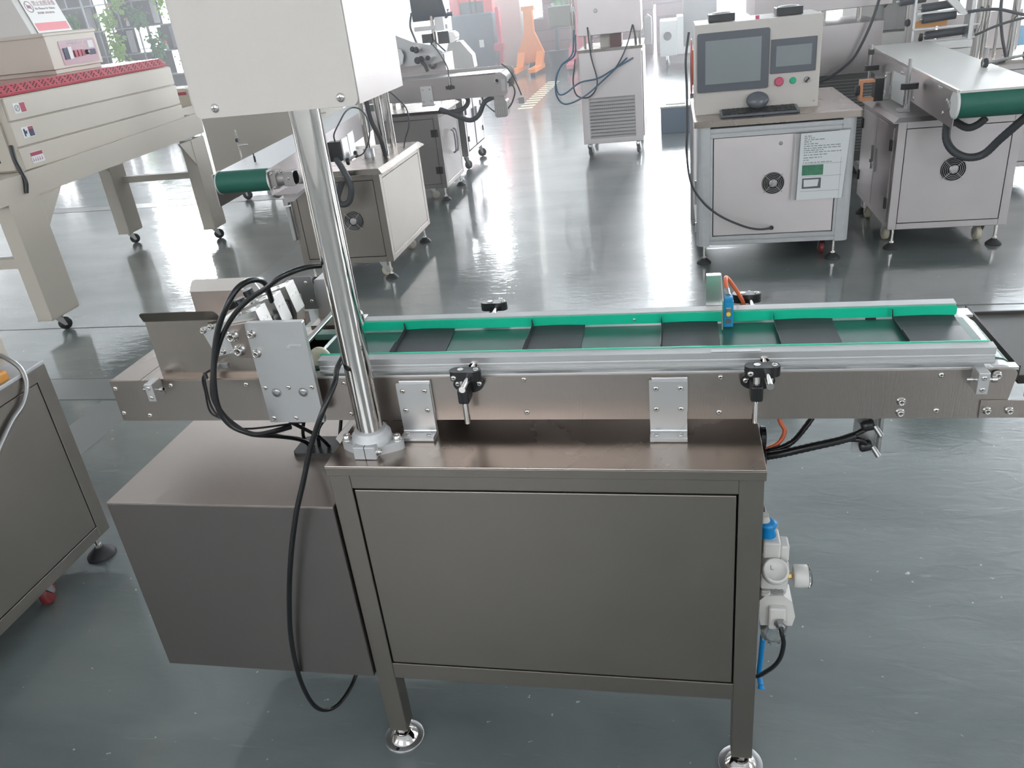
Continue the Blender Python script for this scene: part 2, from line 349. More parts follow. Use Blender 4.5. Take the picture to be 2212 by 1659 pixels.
wall('wall_back', 'y', FY0, -1, FX0, FX1, back)
for a0, a1, z0, z1 in back: window('y', FY0 - .1, a0, a1, z0, z1, 'winb', 3, 2)
left = [(-2, 3, 2.0, 5.0), (7, 11, 1.2, 5.0), (14, 19.5, 0.9, 4.4)]  # out-of-view side windows, dimmer, added for fill
wall('wall_left', 'x', FX0, -1, FY0, FY1, left)
for a0, a1, z0, z1 in left: window('x', FX0 - .1, a0, a1, z0, z1, 'winb', 4, 2)
right = [(-2, 2, 2.0, 5.0), (5, 9, 1.5, 5.0), (12, 18, 1.0, 5.0)]  # more side windows out of view, added for fill
wall('wall_right', 'x', FX1, 1, FY0, FY1, right)
for a0, a1, z0, z1 in right: window('x', FX1 + .1, a0, a1, z0, z1, 'winb', 4, 2)
# worn trench strips and joints let into the floor
struct(MB().box(-2.09, -1.84, 1.0, 1.80, .0, .0012).to('trim_1', 'floorstrip'))
struct(MB().box(-2.16, -1.91, 2.06, 8.0, .0, .0012).to('trim_2', 'floorstrip'))
struct(MB().box(-9.0, -1.3, 1.82, 2.05, .0, .0012).to('trim_3', 'floorstrip'))
struct(MB().box(-14.0, -2.2, 6.02, 6.22, .0, .0012).to('trim_4', 'floorstrip'))
TN = 5
for (x0, x1, y0, y1) in ((-9, -2.2, 2.775, 2.783), (-9, -1.3, 2.05, 2.058), (-9, -1.3, 1.812, 1.82), (1.4, 4, 2.725, 2.733), (-14, -2.2, 6.22, 6.23), (-14, -2.2, 6.01, 6.02)):
    struct(MB().box(x0, x1, y0, y1, .0, .0018).to('trim_%d' % TN, 'joint')); TN += 1
for i in range(13):
    y = 11.0 + i * .27; struct(MB().box(-1.58, -1.36, y, y + .12, 0, .002).to('trim_%d' % TN, 'roadmark')); TN += 1
# scatter volume added to imitate veiling lens glare, beyond the nearest machine
def haze():
    m = bpy.data.materials.new('veiling glare volume'); m.use_nodes = True; nt = m.node_tree; nt.nodes.remove(nt.nodes['Principled BSDF'])
    v = nt.nodes.new('ShaderNodeVolumeScatter'); v.inputs['Density'].default_value = HAZE; v.inputs['Anisotropy'].default_value = 0.55; v.inputs['Color'].default_value = (0.97, 0.99, 1.0, 1)
    nt.links.new(v.outputs[0], nt.nodes['Material Output'].inputs['Volume'])
    o = MB().box(FX0 + .3, FX1 - .3, 2.2, FY1 - .3, .01, H - .1).to('veil_haze', m); o['kind'] = 'structure'
haze()
# square pillar in front of the far wall
pil = struct(MB().box(-3.47, -2.64, 18.2, 18.8, 0, H).to('wall_pillar', 'pillar', bev=.01))

# ================================================================== MAIN MACHINE (nearest)
mainm = thing('feeder_conveyor_machine', 'nearest and largest stainless machine with a green belt conveyor, chrome column and grey cabinet', 'machine')
WD, PW, ZT, ZL, YB = 0.8369, 0.0441, 0.80, 0.777, 0.46
# cabinet
fr = MB()
for x in (0, WD - PW):
    for y in (0, YB - PW): fr.box(x, x + PW, y, y + PW, .048, ZL)
for y in (0, YB - .03): fr.box(PW, WD - PW, y, y + .03, .745, ZL); fr.box(PW, WD - PW, y, y + .03, .2238, .2691)
for x in (0, WD - .03): fr.box(x, x + .03, PW, YB - PW, .745, ZL); fr.box(x, x + .03, PW, YB - PW, .2238, .2691)
frame = fr.to('cabinet_frame', 'steel', mainm, bev=.0015)
MB().box(PW + .0035, WD - PW - .0035, .0005, .012, .2725, .7415).to('front_panel', 'steel', mainm, bev=.0022)
MB().box(PW + .001, WD - PW - .001, .016, YB - .016, .225, .744).to('gap_shade_filler', 'gap', mainm)  # black filler puts the shade behind panel gaps into the colour
MB().box(WD - .014, WD - .002, PW + .003, YB - PW - .003, .2725, .7415).to('side_panel', 'steel', mainm, bev=.0015)
MB().box(PW + .003, WD - PW - .003, YB - .014, YB - .002, .2725, .7415).to('rear_panel', 'steel', mainm, bev=.0015)
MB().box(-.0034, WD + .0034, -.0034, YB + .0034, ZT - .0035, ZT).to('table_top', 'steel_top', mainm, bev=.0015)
MB().box(-.0032, WD + .0032, -.0032, YB + .0032, ZL, ZT - .0034).to('table_skirt', 'steel', mainm, bev=.0012)  # edge of the same top, its shade put into a darker steel
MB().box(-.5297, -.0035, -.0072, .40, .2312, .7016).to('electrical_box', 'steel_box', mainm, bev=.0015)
MB().box(-.5297, -.0035, -.0070, .40, .7018, .7036).to('box_lid', 'steel_lit', mainm, bev=.0007, seg=1)  # box's own top face, the light on it put into the colour
for x in (PW / 2, WD - PW / 2):
    for y in (PW / 2, YB - PW / 2):
        f = MB().cyl((x, y, .004), (x, y, .05), .009, n=14).prism([(x + a, y + b) for a, b in hexp(.014)], 'z', .024, .036).to('leveling_foot', 'chrome', mainm)
        MB().lathe([(.0484, 0), (.0484, .005), (.0470, .0062), (.0335, .0062)], (x, y, 0), n=40).to('foot_flange', 'alu_dark', f)
        MB().lathe([(.0345, .006), (.0335, .0085), (.019, .022), (.016, .024), (.015, .014)], (x, y, 0), n=40, caps=False).to('foot_cone', 'chrome', f)
        MB().cyl((x - .004, y - .040, .0055), (x - .004, y - .040, .0066), .0045, n=12).to('bolt_hole', 'gap', f)
# grommet and cable entries on the electrical box
gm = MB().prism(rrect(-.178, -.075, .185, .262, .012), 'z', .7036, .712).to('cable_grommet', 'black', mainm, bev=.002)
# brackets
def bracket(x0, y0, sgn=1):
    yb = .126 if sgn > 0 else .409
    f = lambda y: yb - sgn * y
    p = [(f(0.037), .8), (f(0.037), .8095), (f(0.0355), .811), (f(0.011), .811), (f(0.011), .9185), (f(0.0095), .920), (f(0), .920), (f(0), .8)]
    b = MB().prism(p, 'x', x0, x0 + .0702).to('mounting_bracket', 'alu', mainm, bev=.0035)
    MB().box(x0 + .004, x0 + .072, min(f(0), f(.006)), max(f(0), f(.006)) , .85, .925).to('shim_plate', 'alu', b, bev=.002)
    screws(b, [(x0 + dx, f(.0112), z) for dx in (.0125, .0585) for z in (.9045, .8605)], (0, -sgn, 0))
    screws(b, [(x0 + dx, f(.024), .811) for dx in (.0125, .0575)], (0, 0, 1))
for x0 in (.1297, .6335): bracket(x0, 0); bracket(x0, 0, -1)
# column with clamp base and head
CX, CY = .078, .069
MB().cyl((CX, CY, .80), (CX, CY, 1.62), .0265, n=48).to('column', 'chrome', mainm)
def base(cx, cy):
    b = MB()
    body = []
    for i in range(40):
        t = 2 * pi * i / 40; c, s = math.cos(t), math.sin(t)
        rx = .066; r = .0385
        # blend of round hub and two pointed ears
        k = abs(c) ** 3
        body.append((cx + c * (r + (rx - r) * k), cy + s * (.036 - .004 * k)))
    b.prism(body, 'z', .80, .820)
    b.lathe([(.041, .8195), (.0395, .835), (.0345, .8385), (.0335, .846), (.0262, .8465)], (cx, cy, 0), n=40)
    b = b.to('column_base', 'cast', mainm, bev=.002)
    MB().box(cx - .0245, cx + .0225, cy - .049, cy - .030, .8005, .829).to('clamp_block', 'cast', b, bev=.002)
    MB().box(cx - .0012, cx + .0002, cy - .0493, cy - .03, .8008, .8291).to('clamp_slit', 'gap', b)
    inst(CAP, 'bolt', b, (cx + .0225, cy - .040, .8145), (1, 0, 0), .95)
    for sx in (-1, 1): inst(CAP, 'bolt', b, (cx + sx * .0535, cy - .002, .820), (0, 0, 1), 1.25)
base(CX, CY)
# head cover
hd = MB().prism(rrect(-.0455, .2235, -.05, .172, .002, 2), 'z', 1.476, 1.95).to('head_cover', 'steel_mid', mainm)
hp = MB().prism(rrect(-.0475, .222, 1.4745, 1.95, .010, 4, (1, 1, 0, 0)), 'y', -.0525, -.049).to('head_front_plate', 'headgrey', mainm, bev=.001)
screws(hp, [(-.012, -.0525, 1.4885), (.196, -.0525, 1.4875)], me=PHIL, sc=.92)
# head lift rods seen at its right side belong to the rear machine
# conveyor beam
BX0, BX1 = -.531, 1.272
bm_ = MB()
sidepoly = [(BX0, .832), (1.215, .832), (1.219, .866), (1.258, .866)] + [(1.266 - .010 + .010 * math.cos(math.radians(a)), .9295 - .010 + .010 * math.sin(math.radians(a))) for a in (0, 30, 60, 90)] + [(BX0, .930)]
bm_.prism(sidepoly, 'y', .126, .129); bm_.prism(sidepoly, 'y', .406, .409)
bm_.box(BX0, BX0 + .003, .129, .406, .832, .930)
beam = bm_.to('conveyor_beam', 'steel_beam', mainm, bev=.0008, seg=1)
MB().box(BX0 + .003, 1.20, .1295, .4055, .834, .837).to('beam_underside', 'steel_beam', mainm)
MB().box(BX0 + .001, -.4565, .128, .407, .9275, .9312).to('end_cover', 'steel_top', mainm)
MB().box(-.4545, -.14, .128, .407, .9275, .9312).to('top_cover', 'steel_top', mainm)
MB().box(-.14, 1.225, .129, .160, .922, .9335).to('side_ledge', 'alu', mainm, bev=.001)
MB().box(-.14, 1.225, .345, .407, .922, .9365).to('side_ledge', 'liner', mainm, bev=.001)
screws(beam, [(-.526 + .004, .126, .913), (-.522, .126, .852), (-.459, .126, .846), (-.384, .126, .919), (-.206, .126, .919), (.015, .126, .918), (.016, .126, .847), (.391, .126, .922), (.391, .126, .849), (.765, .126, .921), (.763, .126, .847), (1.144, .126, .920), (1.144, .126, .848)])
screws(beam, [(1.083, .126, .868), (1.0835, .126, .845)], me=CAP, sc=1.0)
for x0, bx in ((-.4215, -1), (1.1920, 1)):
    t = MB().box(x0, x0 + .0185, .0915, .126, .898, .939).to('tension_block', 'alu', mainm, bev=.0012)
    screws(t, [(x0 + .009, .0915, .930), (x0 + .009, .0915, .9075)], sc=.85)
    rod = MB().cyl((x0 - .014, .105, .921), (x0 + .034, .105, .921), .0033, n=10)
    rod.cyl((x0 + .026, .105, .921), (x0 + .034, .105, .921), .0055, n=12).to('tension_screw', 'screw', t)
    inst(CAP, 'axle_bolt', t, ((x0 - .016) if bx < 0 else (x0 + .040), .122, .921), (0, -1, 0), .95)
MB().box(1.214, 1.42, .1225, .1255, .8345, .8695).to('link_plate', 'steel_beam', mainm, bev=.0006, seg=1)
screws(mainm, [(1.226, .1225, .850), (1.262, .1225, .850)], me=CAP, sc=.9)
MB().box(1.2, 1.268, .372, .407, .926, .9315).to('corner_plate', 'alu', mainm)
MB().box(1.222, 1.268, .130, .150, .926, .9315).to('corner_plate', 'alu', mainm)
# belt
bp_ = [(-.055, .9375), (1.232, .9375)]
prof = []
for i in range(9):
    a = pi / 2 - pi * i / 8; prof.append((1.240 + .030 * math.cos(a), .9075 + .030 * math.sin(a)))
for i in range(9):
    a = -pi / 2 - pi * i / 8; prof.append((-.075 + .030 * math.cos(a), .9075 + .030 * math.sin(a)))
inner = [(x * .0 + (1.240 + (x - 1.240) * .93 if x > 1.2 else -.075 + (x + .075) * .93), .9075 + (z - .9075) * .93) for x, z in prof]
vs = [(x, y, z) for y in (.160, .345) for ring in (prof, inner) for x, z in ring]; n = len(prof); fs = []
for i in range(n):
    j = (i + 1) % n
    fs += [(i, j, 2 * n + j, 2 * n + i), (n + i, 3 * n + i, 3 * n + j, n + j), (i, n + i, n + j, j), (2 * n + i, 2 * n + j, 3 * n + j, 3 * n + i)]
MB().add(vs, fs).to('conveyor_belt', 'belt', mainm)
MB().cyl((1.240, .133, .9075), (1.240, .402, .9075), .0275, n=28).to('end_roller', 'alu', mainm)
MB().cyl((-.075, .133, .9075), (-.075, .402, .9075), .0275, n=28).to('end_roller', 'alu', mainm)
# guide rails
rp = [(.128, .9705), (.1500, .9725), (.1500, .9395), (.1285, .9395), (.1285, .9425), (.1245, .9432), (.1245, .9475), (.1285, .9482), (.1285, .9560), (.1300, .9566), (.1300, .9580), (.1280, .9586)]
rf = MB().prism([(y, z) for y, z in rp], 'x', -.033, 1.2265).to('guide_rail', 'alu', mainm, bev=.0006, seg=1)
MB().box(-.036, 1.221, .1500, .1545, .9400, .9738).to('green_strip', 'strip', rf, bev=.001)
rb = MB().prism([(.3525, .9645), (.3740, .9665), (.3740, .944), (.3700, .942), (.3525, .942)], 'x', -.040, 1.2275).to('guide_rail', 'alu', mainm, bev=.0006, seg=1)
pb = rrect(-.038, 1.2285, .9415, .9625, .006, 4, (0, 1, 1, 0))
gs = MB().prism(pb, 'y', .3465, .3525).to('green_strip', 'strip', rb)
screws(gs, [(.598, .3465, .951)], sc=.6)
MB().box(1.060, 1.080, .3440, .346, .9365, .9412).to('tape_mark', 'gap', mainm)
MB().box(.748, .836, .1290, .1400, .9716, .9722).to('worn_label', 'paper', rf)
# clamps on the rails
def clamp(xv, front=True):
    s = 1 if front else -1; yc = .089 if front else .452; yr = .128 if front else .374; ybeam = .126 if front else .409
    c = MB().prism(stadium(xv - .022, xv + .040, yc, .0125), 'z', .944, .963).to('rod_clamp', 'black', mainm, bev=.0035)
    MB().prism(stadium(xv - .0225, xv + .040, yc + s * .001, .0120), 'z', .9528, .9537).to('clamp_seam', 'gap', c)
    MB().cyl((xv, yc, .846), (xv, yc, .9645), .0062, n=20).to('vertical_rod', 'chrome', c)
    xr = xv + .0165
    MB().cyl((xr, yr, .951), (xr, yc - s * (.062 if front else .030), .951), .0062, n=20).lathe([(.0095, 0), (.0095, .004)], (xr, yr - s * .0042, .951), (0, s, 0), 20).to('horizontal_rod', 'chrome', c)
    inst(BTN, 'clamp_screw', c, (xv + .030, yc, .963), (0, 0, 1), 1.0)
    inst(BTN, 'clamp_screw', c, (xv - .012, yc - s * .0125, .9515), (0, -s, 0), 1.0)
    # lower swivel clamp bolted to the beam
    l = MB().prism([(xv + .0045 + a * 1.0, z) for a, z in [(.031 * math.cos(t * pi / 12), .9185 + .0185 * math.sin(t * pi / 12)) for t in range(24)]], 'y', *sorted((ybeam, ybeam - s * .012)))
    l = l.to('beam_clamp', 'black', mainm, bev=.003)
    MB().box(xv - .0105, xv + .0115, *sorted((ybeam - s * .012, yc - s * .012)), .893, .925).to('clamp_jaw', 'black', l, bev=.004)
    MB().box(xv - .0005, xv + .0005, *sorted((ybeam - s * .02, yc - s * .0123)), .8928, .9252).to('jaw_slit', 'gap', l)
    for dx in (-.0165, .0265): inst(BTN, 'clamp_screw', l, (xv + dx, ybeam - s * .012, .920), (0, -s, 0), 1.05)
clamp(.277); clamp(.826)
clamp(.262, False); clamp(.828, False)
# photo sensor hanging over the rear rail
sb = MB().prism([(.3780, .944), (.3780, 1.036), (.3755, 1.0385), (.360, 1.0385), (.360, 1.0365), (.3745, 1.0360), (.3755, 1.034), (.3755, .944)], 'x', .748, .7765).to('sensor_bracket', 'alu_bright', mainm, bev=.0006, seg=1)
MB().prism([(.3765, 1.0375), (.300, 1.005), (.300, .942), (.332, .938), (.3765, .985)], 'x', .7765, .7790).to('bracket_arm', 'alu_bright', sb)
sn = MB().box(.7800, .8000, .316, .340, .941, .998).to('photo_sensor', 'bluesens', mainm, bev=.002)
MB().box(.7815, .7985, .3155, .3385, .995, 1.006).to('sensor_cap', 'bluesens', sn, bev=.002)
MB().box(.7850, .7955, .3145, .317, .966, .984).to('sensor_window', 'alu_dark', sn, bev=.001)
MB().cyl((.790, .3145, .9705), (.790, .3125, .9705), .0045, n=18).to('sensor_dial', 'lamp_yellow', sn)
MB().cyl((.790, .3158, .955), (.790, .3143, .955), .0055, n=18).to('sensor_lens', 'slate', sn)
MB().cyl((.790, .330, 1.004), (.7885, .352, 1.010), .0055, n=14).to('cable_plug', 'alu_dark', sn)
MB().tube([(.7885, .352, 1.010), (.787, .372, 1.022), (.790, .392, 1.022), (.803, .410, 1.000), (.823, .428, .962), (.835, .436, .93)], .0042).to('sensor_cable', 'orangecable', sn)
# infeed guide sheets
g1 = MB().box(-.4125, -.2365, .1465, .148, .9312, 1.0600).to('infeed_guide', 'steel_top', mainm)
def flange(parent, x0, x1, y, z, dy, dz, m):
    L = math.hypot(dy, dz); T = Matrix.Translation((0, y, z)) @ Matrix(((1, 0, 0, 0), (0, dy / L, -dz / L, 0), (0, dz / L, dy / L, 0), (0, 0, 0, 1)))
    MB().xf(T).prism(rrect(x0, x1, 0, L, .010, 6, (0, 0, 1, 1)), 'z', -.0007, .0007).to('guide_flange', m, parent)
flange(g1, -.4150, -.2360, .1470, 1.0595, -.0110, .0230, 'steel')  # darker steel puts the down-facing flange's dim reflection into the colour
MB().box(-.2365, -.15, .1465, .148, .9312, 1.000).to('infeed_guide_tail', 'steel_top', g1)
MB().box(-.4135, -.15, .130, .1465, .9312, .9326).to('guide_foot', 'steel_top', g1)
g2 = MB().box(-.4620, -.2700, .3985, .400, .9312, 1.0340).to('infeed_guide', 'brown_plate', mainm)
flange(g2, -.4640, -.2700, .3995, 1.0335, .0230, .0230, 'headgrey')  # pale tone puts the light on the up-facing flange into its colour
MB().box(-.283, -.247, .140, .1465, .951, .961).box(-.270, -.262, .125, .142, .951, .962).to('sensor_bracket', 'alu_dark', mainm, bev=.0008, seg=1)
# separator head
sp = MB().prism([(-.1495, 1.073), (-.1495, .8485), (-.0285, .8485), (-.0270, 1.073)], 'y', .088, .100).to('separator_plate', 'alu', mainm, bev=.003)
screws(sp, [(-.141, .088, .930), (-.089, .088, .930), (-.038, .088, .930), (-.139, .088, .859), (-.089, .088, .859), (-.036, .088, .859)], sc=.95)
screws(sp, [(-.1385, .088, 1.050), (-.1380, .088, 1.008)], me=CAP, sc=1.15)
for x in (-.118, -.059): MB().cyl((x, .0885, .9185), (x, .0872, .9185), .0110, n=28).lathe([(.0088, 0), (.0085, .0014), (.003, .0016)], (x, .0876, .9185), (0, -1, 0), 24).to('bearing_pin', 'alu_dark', sp)
MB().prism(stadium(-.066, -.040, 1.0225, .0022), 'y', .0875, .0882).box(-.071, -.064, .0874, .0880, 1.0165, 1.0215).to('milled_slot', 'alu_bright', sp)
bpn = MB().prism([(-.2090, 1.058), (-.1480, 1.066), (-.1480, .986), (-.1975, .990)], 'y', .108, .118).to('hinge_plate', 'brown_plate', mainm, bev=.0015)
screws(bpn, [(-.1925, .108, 1.039), (-.1855, .108, 1.0075)], me=CAP, sc=1.55)
wp = MB().prism([(-.2760, 1.049), (-.2100, 1.064), (-.1950, .996), (-.2560, .984)], 'y', .128, .134).to('stop_plate', 'alu', mainm, bev=.001)
screws(wp, [(-.269, .128, 1.044), (-.250, .128, 1.052), (-.238, .128, .996), (-.215, .128, .999)], me=CAP, sc=.8)
for i, (y0, y1) in enumerate(((.120, .162), (.194, .236), (.260, .302))):
    k = MB().prism([(-.225, 1.060), (-.137, 1.087), (-.124, 1.025), (-.130, .995), (-.165, .985), (-.215, .995)], 'y', y0, y1).to('separator_block', 'alu_bright', mainm, bev=.0015)
    screws(k, [(-.160, y0 + .012, 1.0815), (-.145, y0 + .030, 1.086)], (-.29, 0, .95), sc=.9)
    screws(k, [(-.1335, y0 + dy, z) for dy in (.013, .029) for z in (1.062, 1.040)], (.98, 0, .2), sc=.8)
    inst(CAP, 'adjuster', k, (-.192, (y0 + y1) / 2, 1.071), (-.29, 0, .95), 1.1)
    if i < 2: MB().box(-.205, -.14, y1, y1 + .032, .99, 1.040).box(-.150, -.136, y1 + .004, y1 + .020, 1.01, 1.055).to('spacer', 'black', k, bev=.002)
for p in ((-.235, .20, 1.065), (-.215, .245, 1.075), (-.205, .19, 1.075)):
    MB().lathe([(.012, 0), (.012, .012), (.010, .014), (.004, .014)], p, (-.2, -.1, 1), n=12, smooth=False).to('clamp_knob', 'black', mainm, bev=.001)
MB().box(-.26, -.14, .16, .33, 1.0, 1.045).to('separator_carriage', 'alu_dark', mainm, bev=.002)
MB().prism([(-.262, 1.075), (-.235, 1.095), (-.215, 1.055), (-.24, 1.04)], 'y', .30, .304).to('ear_plate', 'alu', mainm)
mb2 = MB().prism([(-.128, 1.058), (-.052, 1.060), (-.060, .99), (-.060, .962), (-.135, .962)], 'y', .380, .43).to('drive_housing', 'alu', mainm, bev=.003)
dp = MB().prism([(-.178, 1.069), (-.130, 1.069), (-.128, .990), (-.168, .990)], 'y', .372, .376).to('sensor_shield', 'slate', mainm, bev=.0008)
screws(dp, [(-.145, .372, 1.055), (-.140, .372, 1.010)], sc=.8)
MB().box(-.135, -.02, .33, .38, .955, .965).box(-.17, -.135, .31, .335, .975, 1.0).to('drive_bracket', 'steel_top', mainm)
MB().cyl((-.080, .165, .985), (-.045, .33, 1.020), .0062, n=20).to('guide_rod', 'chrome', mainm)
MB().tube([(-.045, .33, .975), (-.03, .345, .990), (-.017, .350, .985), (-.015, .350, .960)], .005).to('bent_handle', 'chrome', mainm)
MB().lathe([(.016, 0), (.024, .001), (.024, .009), (.016, .010)], (-.050, .170, .955), (0, 1, 0), n=28).to('press_wheel', 'creamwheel', mainm)
MB().box(-.035, -.012, .352, .380, .9665, .9700).to('rail_end_clip', 'alu_bright', mainm, bev=.001)
# cables
def cable(name, pts, r, material='cable', parent=None, label=None, rib=0.0, n=8, res=6):
    o = MB().tube(pts, r, n=n, res=res, rib=rib).to(name, material, parent)
    if label: o['label'] = label
    return o
cable('motor_cable', [(.085, .118, 1.17), (.045, .105, 1.178), (.020, .06, 1.190), (-.018, .04, 1.182), (-.061, .05, 1.157), (-.105, .06, 1.134), (-.148, .06, 1.102), (-.182, .05, 1.059), (-.208, .04, 1.004), (-.222, .03, .948), (-.216, .03, .906), (-.192, .03, .873), (-.174, .05, .842), (-.149, .1, .808), (-.144, .18, .751), (-.140, .22, .708)], .0052, parent=mainm)
cable('motor_cable', [(-.142, .2, 1.075), (-.113, .14, 1.136), (-.115, .1, 1.157), (-.13, .07, 1.153), (-.151, .05, 1.125), (-.179, .045, 1.081), (-.198, .035, 1.027), (-.208, .022, .971), (-.212, .020, .919), (-.2, .022, .882), (-.175, .03, .859), (-.155, .05, .842), (-.12, .11, .825)], .0058, parent=mainm)
cable('hanging_cable', [(.070, .112, 1.03), (.045, .105, 1.0), (.040, .06, .985), (.050, .015, .975), (.033, -.02, .937), (.009, -.03, .89), (-.01, -.035, .849), (-.034, -.04, .788), (-.065, -.045, .713), (-.102, -.045, .607), (-.137, -.04, .489), (-.167, -.03, .371), (-.184, -.02, .261), (-.195, 0, .161), (-.194, .02, .087), (-.188, .05, .040), (-.171, .08, .026), (-.157, .12, .030), (-.148, .16, .044), (-.13, .20, .10), (-.12, .22, .232)], .0055, parent=mainm)
cable('signal_wire', [(-.265, .138, .957), (-.286, .115, .95), (-.276, .09, .925), (-.255, .06, .90), (-.225, .04, .885), (-.19, .05, .855), (-.1, .14, .82)], .0022, parent=mainm)
cable('signal_wire', [(-.268, .138, .957), (-.290, .112, .947), (-.281, .09, .92), (-.258, .055, .892), (-.225, .045, .88)], .0022, parent=mainm)
MB().tube([(-.283, .11, .956), (-.279, .105, .944)], .0042, n=8).to('heat_shrink', 'rubber', mainm)
for a in ([(-.106, .15, .826), (-.142, .19, .757), (-.150, .22, .708)], [(-.050, .20, .828), (-.105, .2, .770), (-.126, .22, .708)], [(-.13, .13, .826), (-.10, .18, .76), (-.10, .22, .708)], [(-.02, .20, .826), (-.06, .25, .80), (-.085, .24, .708)]):
    cable('power_lead', a, .0042, parent=mainm)
MB().prism([(.02, .815), (-.005, .812), (-.055, .760), (-.040, .735), (.0, .735), (.02, .76)], 'y', .17, .20).to('sheet_corner', 'alu', mainm)
# glands and wrapped cables on the right end
for (y, z) in ((.30, .690), (.285, .645)):
    gl = MB().cyl((WD, y, z), (WD + .022, y, z), .020, n=24).to('cable_gland', 'black', mainm)
    MB().lathe([(.016, 0), (.024, .002), (.024, .012), (.014, .014)], (WD + .022, y, z), (1, 0, 0), n=20, smooth=False).to('gland_nut', 'black', gl)
cable('wrapped_cable', [(.865, .285, .648), (.905, .28, .660), (.960, .28, .676), (1.020, .285, .690), (1.050, .29, .699)], .0085, parent=mainm, rib=.12, res=10)
cable('sensor_lead', [(1.035, .288, .694), (1.062, .295, .706), (1.085, .30, .716)], .0058, parent=mainm)
cable('sensor_lead', [(1.030, .288, .690), (1.060, .29, .688), (1.080, .30, .668)], .0058, parent=mainm)
cable('wrapped_cable', [(.865, .298, .650), (.916, .30, .668), (.953, .33, .690), (.985, .36, .735), (1.0, .37, .84)], .0062, parent=mainm, rib=.12, res=10)
cable('sensor_cable', [(.868, .30, .655), (.900, .31, .668), (.913, .32, .693), (.901, .33, .722), (.885, .34, .84)], .0048, 'orangecable', mainm)
pl = MB().box(1.052, 1.098, .318, .322, .640, .834).to('junction_plate', 'alu', mainm, bev=.001)
for z in (.718, .668):
    s_ = MB().lathe([(.009, -.016), (.013, -.012), (.013, .006), (.008, .010)], (1.078, .302, z), (1, 0, .25), n=16).to('angle_connector', 'black', mainm)
    MB().cyl((1.088, .296, z), (1.100, .285, z - .018), .0055, n=14).to('connector_tip', 'alu_dark', s_)
MB().box(1.100, 1.106, .30, .345, .640, .834).to('junction_plate_edge', 'alu_dark', mainm)
# air preparation unit on the right side
au = MB().box(.8369, .862, .13, .17, .40, .60).to('regulator_mount', 'steel_box', mainm, bev=.002)
af = MB().box(.850, .884, .080, .130, .535, .575).box(.884, .902, .090, .125, .520, .560).to('air_inlet_block', 'whitep', mainm, bev=.004)
MB().lathe([(.013, .575), (.017, .578), (.013, .590), (.017, .602), (.019, .606), (.011, .610)], (.860, .105, 0), n=24).to('quick_coupling', 'blue', mainm)
MB().lathe([(.010, .606), (.011, .612), (.008, .618), (.009, .624)], (.853, .107, 0), n=18).to('hose_barb', 'whitep', mainm)
ab = MB().box(.848, .902, .082, .140, .455, .520).to('regulator_body', 'whitep', mainm, bev=.004)
MB().lathe([(.025, 0), (.026, .004), (.026, .020), (.024, .025), (.021, .026), (.0205, .0245), (.001, .0245)], (.873, .072, .508), (0, -.62, .78), n=32).to('regulator_knob', 'whitep', ab)
ga = MB().lathe([(.005, 0), (.0065, .002), (.0065, .010), (.004, .012)], (.900, .100, .478), (1, 0, 0), n=6, smooth=False).to('gauge_fitting', 'brass', mainm)
MB().lathe([(.021, 0), (.024, .003), (.024, .026), (.022, .028)], (.914, .100, .478), (1, 0, 0), n=32).to('pressure_gauge', 'whitep', mainm)
MB().lathe([(.0235, 0), (.0235, .003), (.020, .006), (.001, .007)], (.942, .100, .478), (1, 0, 0), n=32).to('gauge_glass', 'clear', mainm)
lb = MB().prism([(.848, .385), (.848, .425), (.858, .437), (.895, .440), (.912, .425), (.920, .385), (.915, .360), (.852, .358)], 'y', .082, .135).to('lubricator_body', 'whitep', mainm, bev=.004)
MB().box(.866, .900, .070, .084, .358, .415).to('lubricator_cover', 'whitep', lb, bev=.004)
MB().lathe([(.016, 0), (.016, .004), (.010, .006), (.010, .016), (.007, .020), (.001, .021)], (.885, .100, .438), (0, -.3, 1), n=20).to('sight_dome', 'clear', lb)
MB().lathe([(.010, 0), (.010, .006), (.008, .008)], (.860, .094, .434), (0, -.3, 1), n=16).box(.853, .867, .090, .096, .442, .4440).to('oil_plug', 'whitep', lb)
text('L', .013, Matrix.Translation((.862, .0568, .5275)) @ Matrix.Rotation(math.atan2(.62, .78), 4, 'X'), 'ink', ab)
MB().lathe([(.011, 0), (.012, .002), (.012, .007), (.009, .008), (.008, .013)], (.888, .068, .382), (0, -.75, -.3), n=6, smooth=False).to('outlet_fitting', 'alu_dark', lb)
MB().lathe([(.018, 0), (.0275, -.004), (.0285, -.030), (.026, -.050), (.016, -.060), (.015, -.056), (.024, -.047), (.026, -.030), (.025, -.004)], (.882, .108, .360), n=28, caps=False).to('oil_bowl', 'clear', lb)
for i in range(6):
    a = 2 * pi * i / 6; x, y = .882 + .018 * math.cos(a), .108 + .018 * math.sin(a); MB().cyl((x, y, .302), (x, y, .292), .004, n=8).to('bowl_lug', 'clear', lb)
cable('air_tube', [(.888, .062, .378), (.892, .055, .360), (.897, .06, .328), (.892, .07, .275), (.874, .09, .222), (.845, .13, .160), (.80, .18, .16)], .0048, parent=mainm)
cable('blue_air_tube', [(.868, .13, .36), (.865, .13, .307), (.862, .13, .218), (.860, .13, .170), (.863, .115, .150)], .0058, 'blue', mainm)
MB().lathe([(.0058, 0), (.0075, -.006), (.0075, -.009), (.0045, -.009), (.004, 0)], (.863, .113, .152), (0, .6, .8), n=16).to('tube_end', 'blue', mainm)

